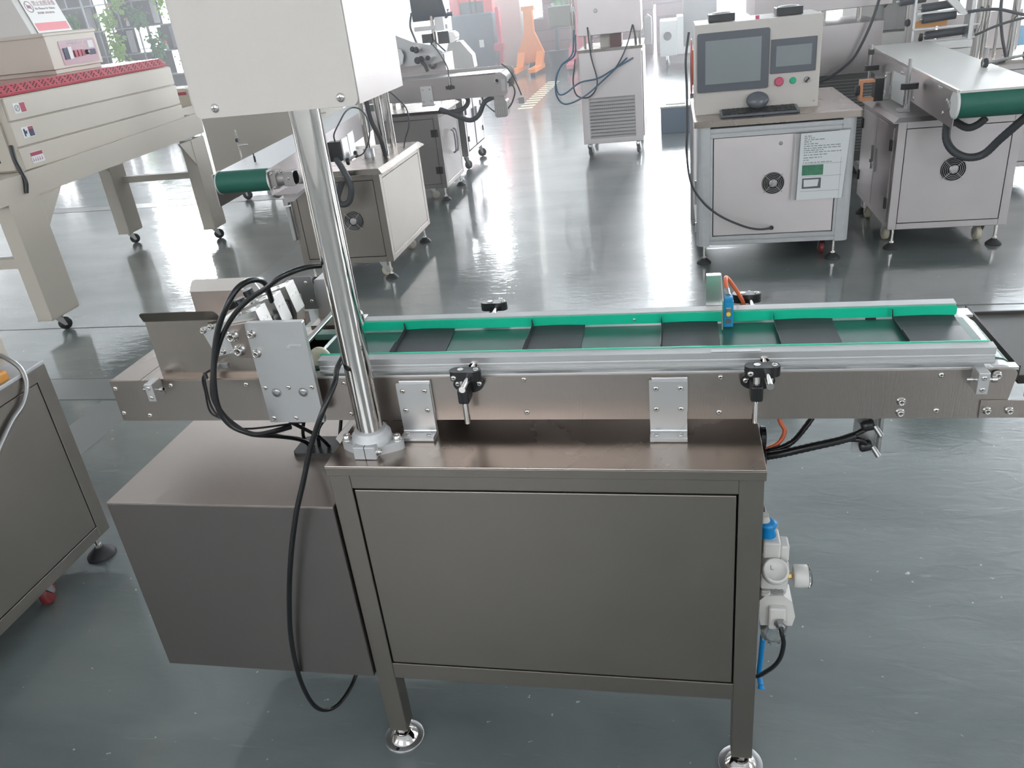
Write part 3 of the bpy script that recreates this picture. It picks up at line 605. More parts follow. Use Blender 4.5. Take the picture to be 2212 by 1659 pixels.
# five black cards riding on the belt
cards = [(.089, .100, 'leftmost black card on the green belt, nearest the chrome column'), (.381, .382, 'second black card from the left on the green belt'), (.658, .658, 'middle black card of the five on the green belt, left of the blue sensor'), (.884, .884, 'fourth black card on the green belt, just right of the blue sensor'), (1.111, 1.111, 'rightmost black card, at the discharge end of the green belt')]
for i, (xb, xf, lab) in enumerate(cards):
    w = .112; d = MB(); th = .0009; rows = []
    nx, ny = 6, 8
    def surf(u, v, off):
        y = .163 + (.344 - .163) * v; x = xf + (xb - xf) * v + w * u
        z = .9385 + .006 * max(0, v - .75) ** 1.6 * 6 + .0015 * math.sin(pi * u) * v
        return (x, y, z + off)
    top = [surf(a / nx, b / ny, th) for a in range(nx + 1) for b in range(ny + 1)]; bot = [surf(a / nx, b / ny, 0) for a in range(nx + 1) for b in range(ny + 1)]
    N1 = len(top); I = lambda a, b: a * (ny + 1) + b; fs = []
    for a in range(nx):
        for b in range(ny):
            fs.append((I(a, b), I(a + 1, b), I(a + 1, b + 1), I(a, b + 1))); fs.append((N1 + I(a, b), N1 + I(a, b + 1), N1 + I(a + 1, b + 1), N1 + I(a + 1, b)))
    for a in range(nx):
        for b in (0, ny): fs.append((I(a, b), I(a + 1, b), N1 + I(a + 1, b), N1 + I(a, b)))
    for b in range(ny):
        for a in (0, nx): fs.append((I(a, b), I(a, b + 1), N1 + I(a, b + 1), N1 + I(a, b)))
    rt = thing('black_card', lab, 'card', (xf + w / 2, .25, .9376), 'black cards on the belt')
    d.add(top + bot, fs).to('card_sheet', 'card', rt)
    # turned-up notched flange on the left edge
    fl = MB(); ptsb = [(.163, .012), (.205, .012), (.207, .016), (.255, .016), (.258, .011), (.335, .011), (.336, .022), (.344, .022)]
    vv = []; 
    for y, hh in ptsb:
        v = (y - .163) / .181; x = xf + (xb - xf) * v
        for dx in (0, -.0008): vv += [(x + dx, y, .9385), (x + dx - .003, y, .9385 + hh)]
    ff = []
    for k in range(len(ptsb) - 1):
        a = k * 4; ff += [(a, a + 4, a + 5, a + 1), (a + 2, a + 3, a + 7, a + 6), (a + 1, a + 5, a + 7, a + 3), (a, a + 2, a + 6, a + 4)]
    ff += [(0, 1, 3, 2), (len(vv) - 4, len(vv) - 2, len(vv) - 1, len(vv) - 3)]
    fl.add(vv, ff).to('folded_flange', 'card', rt)

# catch tray after the conveyor
tr = thing('collecting_table', 'dark grey steel tray table at the belt discharge end, cut by the right edge', 'table', (1.75, .35, 0))
MB().box(1.300, 2.2, .20, .50, .862, .880).to('tray_bed', 'tray', tr, bev=.002)
MB().box(1.300, 2.2, .497, .502, .880, .885).box(1.296, 1.300, .20, .50, .87, .90).to('tray_rim', 'tray', tr)
MB().box(1.285, 2.2, .13, .135, .872, .912).to('tray_side', 'steel_far', tr, bev=.001)
for x in (1.9, 2.14):
    for y in (.24, .46): MB().box(x, x + .03, y, y + .03, .0, .862).to('leg', 'steel', tr)

# ================================================================== OTHER MACHINES
def cabinet(root, x0, x1, y0, y1, z0, z1, m='steel_far', lip=.012, lipz=.025, top='steel_top', post=.045, front='panel', right='panel', left='panel', slope=True):
    """framed cabinet: posts and rails, inset panels, worktop; returns dict of parts"""
    f = MB(); p = post
    for x in (x0, x1 - p):
        for y in (y0, y1 - p): f.box(x, x + p, y, y + p, z0, z1 - lipz)
    for y in (y0, y1 - p * .7):
        for z in (z0, z1 - lipz - p * .8): f.box(x0 + p, x1 - p, y, y + p * .7, z, z + p * .8)
    for x in (x0, x1 - p * .7):
        for z in (z0, z1 - lipz - p * .8): f.box(x, x + p * .7, y0 + p, y1 - p, z, z + p * .8)
    fr = f.to('cabinet_frame', m, root, bev=.0015, seg=1)
    MB().box(x0 + p * .8, x1 - p * .8, y0 + .02, y1 - .02, z0 + .004, z1 - lipz - .004).to('gap_shade_filler', 'gap', root)
    zi0, zi1 = z0 + p * .8 + .003, z1 - lipz - p * .8 - .003; out = {}
    if front: out['front'] = MB().box(x0 + p + .003, x1 - p - .003, y0 + .001, y0 + .012, zi0, zi1).to('front_panel', m, root, bev=.0015, seg=1)
    if right == 'panel': out['right'] = MB().box(x1 - .012, x1 - .001, y0 + p + .003, y1 - p - .003, zi0, zi1).to('side_panel', m, root, bev=.0015, seg=1)
    if left == 'panel': out['left'] = MB().box(x0 + .001, x0 + .012, y0 + p + .003, y1 - p - .003, zi0, zi1).to('side_panel', m, root, bev=.0015, seg=1)
    if slope:
        a, b = lip, lip + .02
        pr_ = [((x0 - b, y0 - b), (x1 + b, y1 + b), z1 - lipz), ((x0 - b, y0 - b), (x1 + b, y1 + b), z1 - lipz + .004), ((x0 - a + .012, y0 - a + .012), (x1 + a - .012, y1 + a - .012), z1)]
        MB().rings([[(p0[0], p0[1], z), (p1[0], p0[1], z), (p1[0], p1[1], z), (p0[0], p1[1], z)] for p0, p1, z in pr_], smooth=False).to('table_top', top, root)
    else: MB().box(x0 - lip, x1 + lip, y0 - lip, y1 + lip, z1 - lipz, z1).to('table_top', top, root, bev=.002)
    return out
def fan(parent, x, y, z, R=.062, d=-1):
    b = MB().lathe([(R, 0), (R, .002), (R * .9, .003)], (x, y, z), (0, d, 0), n=32).to('fan_opening', 'gap', parent)
    g = MB()
    for r in (.95, .8, .66, .52): g.lathe([(R * r, .006), (R * r + .0015, .008), (R * r, .010), (R * r - .0015, .008)], (x, y, z), (0, d, 0), n=32, caps=False)
    g.lathe([(R * .40, .004), (R * .38, .008), (R * .2, .009)], (x, y, z), (0, d, 0), n=24)
    for a in (45, 135): 
        c, s = math.cos(math.radians(a)) * R * 1.18, math.sin(math.radians(a)) * R * 1.18
        g.cyl((x - c, y + d * .007, z - s), (x + c, y + d * .007, z + s), .0018, n=6)
    g.to('fan_guard', 'alu_dark', b)
    k = MB().lathe([(R * .34, .0), (R * .33, .011), (R * .1, .012)], (x, y, z), (0, d, 0), n=5, smooth=False).to('fan_hub', 'steel_far', b)
    return b
def hinge(parent, p, axis='y', h=.05, w=.03):
    x, y, z = p
    (MB().box(x - w / 2, x + w / 2, y - .006, y, z - h / 2, z + h / 2).cyl((x, y - .007, z - h / 2), (x, y - .007, z + h / 2), .004, n=8) if axis == 'y' else
     MB().box(x, x + .006, y - w / 2, y + w / 2, z - h / 2, z + h / 2).cyl((x + .007, y, z - h / 2), (x + .007, y, z + h / 2), .004, n=8)).to('hinge', 'black', parent)

# ---- left foreground cabinet, cut by the frame
lc = thing('workshop_cabinet', 'dull stainless cabinet on a rubber foot and red castor, cut by the left picture edge', 'cabinet', (-1.6, .3, 0))
cabinet(lc, -1.86, -1.225, -.55, .68, .10, .735, 'steel', lip=.0, lipz=.012, top='cast', post=.05, slope=False)
leveling_foot(lc, -1.275, .655, .10, R=.048, h=.036); leveling_foot(lc, -1.81, .655, .10, R=.048, h=.036)
castor(lc, -1.285, .40, .10, R=.044, wheel='redwheel', ang=pi / 2 + .4); castor(lc, -1.8, .45, .10, R=.036, wheel='redwheel', ang=pi / 2)
for x in (-1.275, -1.81): leveling_foot(lc, x, -.5, .10, R=.048, h=.036)
cb = thing('cream_housing', 'cream steel housing whose corner hangs over the far left cabinet top', 'housing', (-1.62, .34, .735))
MB().box(-1.86, -1.298, .0, .640, .752, 1.06).to('housing_shell', 'cream', cb, bev=.004)
MB().box(-1.82, -1.36, .05, .60, .735, .752).to('housing_base', 'cream', cb)
ao = tag(MB().prism(rrect(-1.287, -1.229, .735, .766, .008), 'y', .40, .545).to('amber_block', 'amber', None, bev=.003), 'amber plastic block lying on the left cabinet under the cream housing', 'block')
ao = None
o = cable('conduit', [(-1.33, .625, .785), (-1.275, .605, .778), (-1.232, .596, .748), (-1.212, .576, .705), (-1.212, .539, .66), (-1.214, .476, .63), (-1.216, .36, .56), (-1.216, .2, .50)], .0075, 'alu_dark')
tag(o, 'grey conduit looping from the cream housing down the left cabinet side', 'cable')

# ---- shrink tunnel at the left
st = thing('shrink_tunnel', 'cream shrink tunnel with red perforated top on tall legs with black castors, upper left', 'machine', (-3.45, 3.75, 0))
MB().box(-3.87, -3.052, 2.925, 4.67, .94, 1.350).to('tunnel_body', 'cream', st, bev=.004)
for z0, z1, dy in ((1.222, 1.345, 0), (1.079, 1.214, .01), (.948, 1.071, .02)):
    MB().box(-3.052, -3.036, 2.930 - dy, 4.66 + dy * .6, z0, z1).to('side_plank', 'cream', st, bev=.003)
# front end of the tunnel
MB().box(-3.80, -3.10, 2.905, 2.925, .95, 1.34).to('end_frame', 'cream', st, bev=.004)
MB().box(-3.72, -3.18, 2.900, 2.906, 1.0, 1.27).to('tunnel_mouth', 'gap', st)
bmf = MB().prism([(2.58, .945), (2.58, .805), (4.82, .835), (4.82, .985), (2.76, .942)], 'x', -3.02, -2.995).prism([(2.58, .945), (2.58, .805), (4.82, .835), (4.82, .985), (2.76, .942)], 'x', -3.90, -3.875)
bmf.box(-3.875, -3.02, 4.79, 4.815, .84, .98).box(-3.875, -3.02, 2.585, 2.61, .81, .93).box(-3.875, -3.02, 2.6, 4.8, .925, .938)
bmf.to('base_frame', 'cream', st, bev=.003)
for x0, x1, y0, y1, sy in ((-3.10, -2.998, 2.62, 2.90, 1), (-3.10, -2.998, 4.58, 4.80, -1), (-3.895, -3.79, 4.58, 4.80, -1), (-3.895, -3.79, 2.62, 2.90, 1)):
    yg = (y1, y1 + .06) if sy > 0 else (y0 - .06, y0)
    lg = MB().box(x1 - .006, x1, y0 + .03, y1, .108, .81).box(x0, x1 - .006, y0 + .03, y0 + .036, .108, .81).box(x0, x1 - .006, y1 - .006, y1, .108, .81) if sy < 0 else MB().box(x0, x1, y0 + .03, y1, .108, .81)
    lg.prism([(y1, .81), (y1 + .20 * sy if sy > 0 else y0 + .03 - .16, .81), (y1 if sy > 0 else y0 + .03, .62), (y1 - .01 if sy > 0 else y0 + .04, .62)], 'x', x1 - .02, x1 - .004)
    lg = lg.to('leg', 'cream', st, bev=.002)
    MB().box(x0 - .004, x1 - .006, y0 + .03, y1, .100, .108).to('foot_plate', 'cream', lg)
    castor(st, (x0 + x1) / 2, (y0 + y1) / 2, .10, R=.040, wheel='black', ang=.7)
MB().box(-3.80, -3.10, 4.72, 4.78, .50, .55).to('cross_beam', 'cream', st, bev=.003)
MB().box(-3.80, -3.10, 2.70, 2.76, .42, .48).to('cross_beam', 'cream', st, bev=.003)
for x, y, ww in ((-3.78, 3.0, .03),): MB().box(-3.9, -3.87, 2.9, 4.6, .80, .94).to('side_rail', 'cream', st)
# perforated red cover, each hole a dark disc for the shade inside
rc = MB().prism([(-3.86, 1.352), (-3.045, 1.352), (-3.043, 1.366), (-3.082, 1.412), (-3.84, 1.412)], 'y', 2.80, 4.63).to('red_cover', 'red', st, bev=.006)
hl = MB(); nrm = Vector((.055, 0, .042)).normalized()
k = 0; y = 2.84
while y < 4.58:
    for (dy, t) in ((0, .2), (0, .5), (0, .8), (.017, .35), (.017, .65), (.034, .2), (.034, .5), (.034, .8)):
        px = -3.043 + (-3.082 + 3.043) * t; pz = 1.366 + .046 * t
        hl.cyl((px, y + dy, pz), (px + nrm.x * .0015, y + dy, pz + nrm.z * .0015), .0052, n=6)
    y += .078
h_ = hl.to('vent_hole', 'gap', rc); h_['kind'] = 'stuff'
# stickers
def sticker(parent, x, y0, y1, z0, z1, kind):
    s = MB().box(x, x + .0008, y0, y1, z0, z1).to('sticker', 'paper', parent); ym = (y0 + y1) / 2 + .005; h = z1 - z0
    if kind < 2: MB().box(x + .0006, x + .0014, ym, y1 - .003, z0 + .003, z1 - .003).to('red_field', 'inkblue' if kind else 'label_red', s); MB().box(x + .0010, x + .0018, ym, y1 - .003, z1 - .018, z1 - .003).to('heading', 'label_red', s)
    yc, zc = (y0 + ym) / 2, (z0 + z1) / 2
    if kind == 0:
        MB().lathe([(.018, 0), (.018, .0015), (.015, .0015), (.015, 0)], (x + .0006, yc, zc), (1, 0, 0), n=24, caps=False).xf(Matrix.Translation((x + .0012, yc, zc)) @ Matrix.Rotation(pi / 4, 4, 'X')).box(-.0004, .0004, -.017, .017, -.0015, .0015).to('symbol', 'ink', s)
    elif kind == 1:
        MB().prism([(yc - .014, zc + .018), (yc - .004, zc + .022), (yc + .002, zc + .004), (yc + .014, zc + .010), (yc + .008, zc - .012), (yc - .002, zc - .006), (yc - .004, zc - .024), (yc - .014, zc - .020)], 'x', x + .0006, x + .0014).to('symbol', 'inkblue', s)
    else:
        MB().box(x + .0006, x + .0014, y0 + .002, y1 - .002, z0 + h * .65, z1 - .002).to('heading', 'label_red', s)
        for i in range(5): MB().prism([(y0 + .008 + i * .018, z0 + .008), (y0 + .018 + i * .018, z0 + .012), (y0 + .012 + i * .018, z0 + .034)], 'x', x + .0006, x + .0014).to('symbol', 'label_mauve', s)
sticker(st, -3.036, 2.985, 3.082, 1.255, 1.312, 0); sticker(st, -3.036, 2.985, 3.082, 1.118, 1.178, 1); sticker(st, -3.036, 2.985, 3.088, .972, 1.035, 2)
# control box with print
kb = MB().box(-3.85, -3.25, 3.69, 4.20, 1.440, 1.648).box(-3.84, -3.26, 3.71, 4.18, 1.412, 1.440).to('control_box', 'cream', st, bev=.004)
MB().prism([(-3.86, 1.640), (-3.245, 1.640), (-3.245, 1.656), (-3.26, 1.662), (-3.86, 1.662)], 'y', 3.68, 4.21).to('box_lid', 'cream', kb, bev=.003)
cp = MB().prism(rrect(3.80, 4.17, 1.455, 1.605, .012), 'x', -3.250, -3.2475).to('control_panel', 'label_mauve', st, label='mauve printed control panel')
MB().box(-3.2475, -3.243, 3.825, 3.865, 1.490, 1.560).to('rocker_cover', 'inkblue', cp)
MB().box(-3.2475, -3.241, 3.868, 3.905, 1.490, 1.565).to('digital_display', 'paper', cp)
for y in (3.935, 3.972, 4.009): MB().box(-3.2475, -3.238, y - .014, y + .014, 1.500, 1.540).to('rocker_switch', 'label_red', cp)
MB().lathe([(.016, 0), (.014, .018), (.011, .020)], (-3.2475, 4.055, 1.520), (1, 0, 0), n=16).to('dial_knob', 'black', cp)
MB().box(-3.2475, -3.2465, 4.09, 4.145, 1.545, 1.590).to('chart', 'paper', cp); MB().box(-3.2475, -3.246, 4.08, 4.15, 1.50, 1.535).to('meter', 'inkblue', cp)
def onX(x, y, z, tilt=0): return Matrix.Translation((x, y, z)) @ Matrix(((0, 0, 1, 0), (1, 0, 0, 0), (0, 1, 0, 0), (0, 0, 0, 1)))
text('远红外热收缩包装机', .021, onX(-3.247, 3.885, 1.578), 'paper', cp)
# notice card standing on the control box
nt_ = thing('notice_board', 'slanted white no photography notice with pink stripe, standing on the cream control box', 'sign', (-3.42, 3.72, 1.662))
U = Vector((0, 1, 0)); V = Vector((-.30, 0, .954)).normalized(); Nn = U.cross(V).normalized()
TB = Matrix(((U.x, V.x, Nn.x, -3.33), (U.y, V.y, Nn.y, 3.76), (U.z, V.z, Nn.z, 1.664), (0, 0, 0, 1)))
MB().prism([(-3.78, 1.662), (-3.336, 1.662), (-3.45, 2.02), (-3.66, 2.02)], 'y', 3.70, 4.10).to('sign_stand', 'whitep', nt_, bev=.003)
MB().xf(TB).box(0, .33, 0, .34, -.003, 0).to('board', 'white', nt_)
MB().xf(TB).box(.012, .318, .012, .062, 0, .0006).to('pink_stripe', 'label_pink', nt_)
MB().xf(TB @ Matrix.Translation((.050, .165, 0))).lathe([(.036, 0), (.036, .001), (.031, .001), (.031, 0)], n=28, caps=False).box(-.018, .018, -.010, .010, 0, .0008).xf(TB @ Matrix.Translation((.050, .165, 0)) @ Matrix.Rotation(-pi / 4, 4, 'Z')).box(-.033, .033, -.002, .002, 0, .0012).to('prohibition_symbol', 'label_mauve', nt_)
text('禁止拍照录像', .036, TB @ Matrix.Translation((.094, .172, .0004)), 'label_mauve', nt_)
text('No Photos Or Videos', .021, TB @ Matrix.Translation((.096, .145, .0004)), 'ink', nt_)
text('请勿拍照  违者后果自负', .0155, TB @ Matrix.Translation((.096, .118, .0004)), 'label_mauve', nt_)
# black coil of hose on the red cover
hc = MB()
for i, (r, z) in enumerate(((.10, 1.425), (.092, 1.448), (.10, 1.470), (.085, 1.492), (.07, 1.512))):
    hc.tube([(-3.30 + r * math.cos(t * pi / 6 + i), 3.08 + r * math.sin(t * pi / 6 + i), z + .002 * t) for t in range(12)], .012, n=8, res=3)
tag(hc.to('hose_coil', 'hose'), 'dark rubber hose coil lying on the near end of the red tunnel cover', 'hose')
o = cable('drain_hose', [(-3.03, 2.86, 1.10), (-3.02, 2.84, 1.02), (-3.0, 2.83, .96), (-2.985, 2.82, .90), (-2.99, 2.80, .84)], .013, 'black', parent=st)

# ---- cream L-sealer far behind the tunnel
cs = thing('cream_sealing_machine', 'long cream cabinet machine behind the green roller, between tunnel leg and chrome column', 'machine', (-3.15, 5.6, 0))
MB().box(-3.70, -2.55, 6.0, 6.7, .26, .84).to('machine_body', 'cream', cs, bev=.004)
for x in (-3.5, -2.7):
    for y in (6.1, 6.6): castor(cs, x, y, .26, R=.05, wheel='black')
MB().box(-3.72, -2.50, 5.97, 6.72, .84, .96).to('top_rail', 'cream', cs, bev=.004)
MB().box(-3.54, -3.48, 5.955, 5.97, .84, .96).box(-3.45, -3.40, 5.96, 5.97, .87, .93).to('latch', 'cream', cs, bev=.002)
MB().box(-3.70, -2.6, 5.966, 5.97, .862, .866).to('seam', 'gap', cs)
oh = MB().prism([(-3.72, 1.03), (-3.12, 1.03), (-3.12, 1.155), (-3.16, 1.165), (-3.72, 1.165)], 'y', 4.95, 5.25).to('outfeed_hood', 'cream', st, bev=.003)
MB().box(-3.29, -3.14, 4.948, 4.950, 1.115, 1.138).to('warning_strip', 'label_red', oh)
for x in (-3.72, -3.15): MB().box(x, x + .02, 4.68, 5.25, .97, 1.03).to('outfeed_side', 'cream', st)

# ---- belt conveyor with label applicator columns (left middle)
lm = thing('belt_conveyor_machine', 'stainless conveyor with dark green end roller and cabinet with open fan, behind the chrome column', 'machine', (-1.4, 3.9, 0))
lcb = cabinet(lm, -1.70, -1.08, 3.45, 4.33, .125, .715, 'steel', lip=.012, lipz=.03, top='steel_top')
fan(lm, -1.30, 3.448, .40)
for x, y in ((-1.125, 3.49), (-1.125, 4.29), (-1.655, 3.49), (-1.655, 4.29)): leveling_foot(lm, x, y, .125, R=.043, h=.034)
castor(lm, -1.20, 3.56, .125, wheel='creamwheel', ang=.2); castor(lm, -1.20, 4.12, .125, wheel='creamwheel', ang=.4); castor(lm, -1.60, 3.56, .125, wheel='creamwheel', ang=.2)
lb1 = MB().prism([(2.93, .66), (5.15, .70), (5.15, .90), (2.93, .84)], 'x', -1.875, -1.870).to('conveyor_side', 'steel_far', lm)
lb2 = MB().prism([(2.93, .70), (3.0, .672), (5.15, .79), (5.15, .955), (2.93, .845)], 'x', -1.54, -1.535).to('conveyor_side', 'steel_far', lm)
pv = MB()
for x0, x1 in ((-1.868, -1.542),): pv.add([(x0, 2.99, .845), (x1, 2.99, .845), (x1, 5.13, .905), (x0, 5.13, .905), (x0, 2.99, .835), (x1, 2.99, .835), (x1, 5.13, .895), (x0, 5.13, .895)], [(0, 1, 2, 3), (7, 6, 5, 4), (0, 4, 5, 1), (1, 5, 6, 2), (2, 6, 7, 3), (3, 7, 4, 0)])
pv.to('conveyor_belt', 'alu', lm)
MB().cyl((-1.862, 2.99, .785), (-1.545, 2.99, .785), .062, n=36).to('green_roller', 'belt_far', lm)
MB().lathe([(.065, 0), (.067, .004), (.060, .008)], (-1.862, 2.99, .785), (-1, 0, 0), n=32).lathe([(.066, 0), (.066, .004), (.060, .008)], (-1.545, 2.99, .785), (1, 0, 0), n=32).to('roller_rim', 'white', lm)
gb = MB().prism(rrect(2.945, 3.045, .735, .835, .02), 'x', -1.533, -1.50).cyl((-1.50, 2.995, .785), (-1.40, 2.995, .785), .040, n=20).box(-1.46, -1.40, 2.955, 3.035, .745, .825).to('gear_motor', 'cast_grey', lm, bev=.004)
screws(gb, [(-1.52, 2.945, .825), (-1.52, 2.945, .745), (-1.47, 2.96, .83), (-1.43, 2.955, .79)], me=CAP, sc=1.2)
MB().box(-1.54, -1.40, 2.95, 3.2, .70, .705).prism([(-1.53, .70), (-1.38, .70), (-1.47, .64), (-1.53, .63)], 'y', 3.05, 3.055).to('motor_guard', 'steel_far', lm)
MB().box(-1.74, -1.735, 3.2, 3.205, .84, .90).cyl((-1.735, 3.2, .84), (-1.735, 3.2, .885), .006, n=8).to('stop_pin', 'black', lm)
for x, y, r in ((-1.275, 3.86, .018), (-1.165, 3.86, .024), (-1.205, 4.16, .022)): MB().cyl((x, y, .715), (x, y, 1.62), r, n=24).to('column', 'chrome', lm)
MB().lathe([(.036, 0), (.036, .055), (.030, .058)], (-1.275, 3.86, .715), n=28).to('column_socket', 'alu', lm)
MB().box(-1.215, -1.155, 3.84, 3.88, 1.0, 1.04).to('lift_nut', 'alu_dark', lm)
MB().box(-1.345, -1.27, 3.38, 3.44, .785, .90).to('drive_box', 'black', lm, bev=.004)
MB().box(-1.268, -1.258, 3.40, 3.50, .78, .91).prism([(3.50, .76), (3.60, .76), (3.60, .93), (3.50, .92)], 'x', -1.262, -1.256).to('mounting_plate', 'alu', lm)
for (x, y, z) in ((-1.25, 3.42, .775), (-1.225, 3.5, .80), (-1.36, 3.33, .835)): MB().lathe([(.018, -.010), (.024, 0), (.018, .010)], (x, y, z), (1, .2, 0), n=12).to('clamp_knob', 'black', lm)
MB().cyl((-1.262, 3.42, .777), (-1.215, 3.5, .80), .009, n=14).to('clamp_rod', 'chrome', lm)
cable('corrugated_hose', [(-1.305, 3.38, .80), (-1.25, 3.32, .747), (-1.212, 3.30, .653), (-1.238, 3.30, .564), (-1.291, 3.30, .545), (-1.324, 3.33, .579), (-1.318, 3.42, .649)], .018, 'hose', lm, rib=.07, n=12, res=10)
cable('power_lead', [(-1.30, 3.40, .90), (-1.254, 3.3, .957), (-1.223, 3.35, 1.019), (-1.2, 3.4, 1.062), (-1.193, 3.5, 1.072), (-1.145, 3.5, 1.058), (-1.112, 3.5, 1.01), (-1.107, 3.5, .947), (-1.125, 3.5, .874), (-1.173, 3.5, .805), (-1.219, 3.5, .785)], .0045, 'hose', lm)
cable('rubber_hose', [(-1.20, 3.80, 1.25), (-1.21, 3.80, 1.10), (-1.20, 3.80, .95), (-1.16, 3.80, .84), (-1.15, 3.82, .72)], .015, 'rubber', lm)
cable('power_lead', [(-1.10, 3.9, 1.12), (-1.06, 3.95, 1.06), (-1.02, 4.0, .98), (-1.02, 4.0, .88), (-1.06, 4.0, .79), (-1.08, 4.0, .73)], .0045, 'hose', lm)
MB().box(-1.735, -1.700, 3.42, 3.45, .53, .57).box(-1.725, -1.700, 3.42, 3.45, .30, .52).to('door_latch', 'alu_dark', lm, bev=.003)
for (y, z) in ((3.35, .93), (4.6, .93)):
    MB().cyl((-1.90, y, .80), (-1.90, y, 1.02), .005, n=8).cyl((-1.90, y, z), (-1.84, y, z), .005, n=8).to('guide_post', 'chrome', lm); MB().lathe([(.012, -.008), (.014, 0), (.012, .008)], (-1.90, y, z + .03), (1, 0, 0), n=8).to('post_knob', 'black', lm)

# ---- far labelling machine with horizontal conveyor
fm = thing('label_machine', 'stainless labelling machine, conveyor ending in hanging grey motor, label rollers above, centre left', 'machine', (-1.55, 5.9, 0))
fc = cabinet(fm, -1.84, -1.25, 5.52, 6.17, .115, .762, 'steel_mid')
for z in (.58, .27): hinge(fc['front'], (-1.30, 5.519, z), h=.06, w=.06)
MB().tube([(-1.228, 5.80, .56), (-1.205, 5.80, .54), (-1.200, 5.80, .46), (-1.205, 5.80, .38), (-1.228, 5.80, .36)], .008).to('door_handle', 'alu_dark', fc['right'])
MB().tube([(-1.228, 5.88, .56), (-1.205, 5.88, .54), (-1.200, 5.88, .46), (-1.205, 5.88, .38), (-1.228, 5.88, .36)], .008).to('door_handle', 'alu_dark', fc['right'])
for x, y in ((-1.285, 5.56), (-1.285, 6.12), (-1.80, 5.56)): leveling_foot(fm, x, y, .115, R=.045, h=.034)
castor(fm, -1.42, 5.64, .115, R=.036, wheel='creamwheel', ang=.3); castor(fm, -1.42, 6.0, .115, R=.036, wheel='creamwheel')
sp_ = [(-2.3, .868), (-.640, .842), (-.625, .86)] + [(-.660 + .045 * math.cos(a), .966 + .045 * math.sin(a)) for a in (0, .5, 1.0, 1.57)] + [(-2.3, 1.035)]
MB().prism(sp_, 'y', 5.45, 5.456).to('conveyor_side', 'steel_mid', fm)
MB().prism([(x, z + .03) for x, z in sp_], 'y', 5.80, 5.806).to('conveyor_side', 'steel_mid', fm)
MB().box(-2.3, -.70, 5.46, 5.80, 1.018, 1.024).cyl((-.68, 5.46, .975), (-.68, 5.80, .975), .048, n=24).to('conveyor_belt', 'alu_dark', fm)
MB().lathe([(.022, 0), (.022, .003), (.012, .003), (.012, 0)], (-.700, 5.45, .960), (0, -1, 0), n=20).to('axle_collar', 'alu_dark', fm)
fb = MB().box(-1.345, -1.245, 5.435, 5.45, .825, .968).box(-1.34, -1.23, 5.40, 5.45, .815, .83).to('mounting_bracket', 'alu', fm, bev=.003)
screws(fb, [(x, 5.435, z) for x in (-1.325, -1.265) for z in (.945, .855)], sc=1.4)
mo = MB().box(-.745, -.655, 5.47, 5.56, .80, .88).prism(rrect(-.745, -.640, .675, .81, .02), 'y', 5.46, 5.58).to('gear_motor', 'cast_grey', fm, bev=.006)
for i in range(5): MB().box(-.735 + i * .02, -.728 + i * .02, 5.455, 5.462, .70, .76).to('cooling_fin', 'alu_dark', mo)
MB().box(-.665, -.635, 5.44, 5.60, .88, .97).to('side_clamp', 'alu_dark', mo)
cable('corrugated_hose', [(-1.06, 5.6, .86), (-.998, 5.58, .84), (-.985, 5.55, .800), (-1.025, 5.5, .76), (-1.133, 5.47, .748), (-1.24, 5.56, .75)], .018, 'hose', fm, rib=.07, n=10, res=10)
cable('corrugated_hose', [(-1.24, 5.60, .76), (-1.133, 5.45, .748), (-1.044, 5.45, .703), (-.966, 5.5, .667), (-.89, 5.5, .705), (-.831, 5.5, .799), (-.746, 5.5, .835)], .019, 'hose', fm, rib=.07, n=10, res=10)
cable('power_lead', [(-.66, 5.5, 1.08), (-.619, 5.5, 1.047), (-.579, 5.5, .992), (-.543, 5.5, .904), (-.518, 5.5, .83)], .006, 'hose', fm)
MB().box(-.545, -.497, 5.49, 5.51, .765, .815).box(-.565, -.545, 5.495, 5.505, .772, .778).box(-.565, -.545, 5.495, 5.505, .798, .804).to('mains_plug', 'cast_grey', fm, bev=.003)
cable('power_lead', [(-.64, 5.5, .94), (-.597, 5.5, .93), (-.57, 5.5, .864), (-.601, 5.5, .781), (-.645, 5.5, .73)], .006, 'hose', fm)
cable('power_lead', [(-.86, 5.55, .86), (-.85, 5.55, .80), (-.80, 5.55, .74), (-.745, 5.5, .71)], .005, 'hose', fm)
MB().lathe([(.016, 0), (.022, .004), (.016, .012)], (-1.090, 5.445, .945), (0, -1, 0), n=8).box(-1.125, -1.055, 5.43, 5.447, .93, .955).to('sensor_clamp', 'black', fm)
MB().cyl((-1.090, 5.44, .95), (-1.090, 5.44, 1.03), .008, n=8).to('sensor_post', 'alu_dark', fm)
cable('power_lead', [(-1.09, 5.44, 1.03), (-1.11, 5.5, 1.10), (-1.20, 5.6, 1.22), (-1.28, 5.65, 1.30)], .005, 'hose', fm)
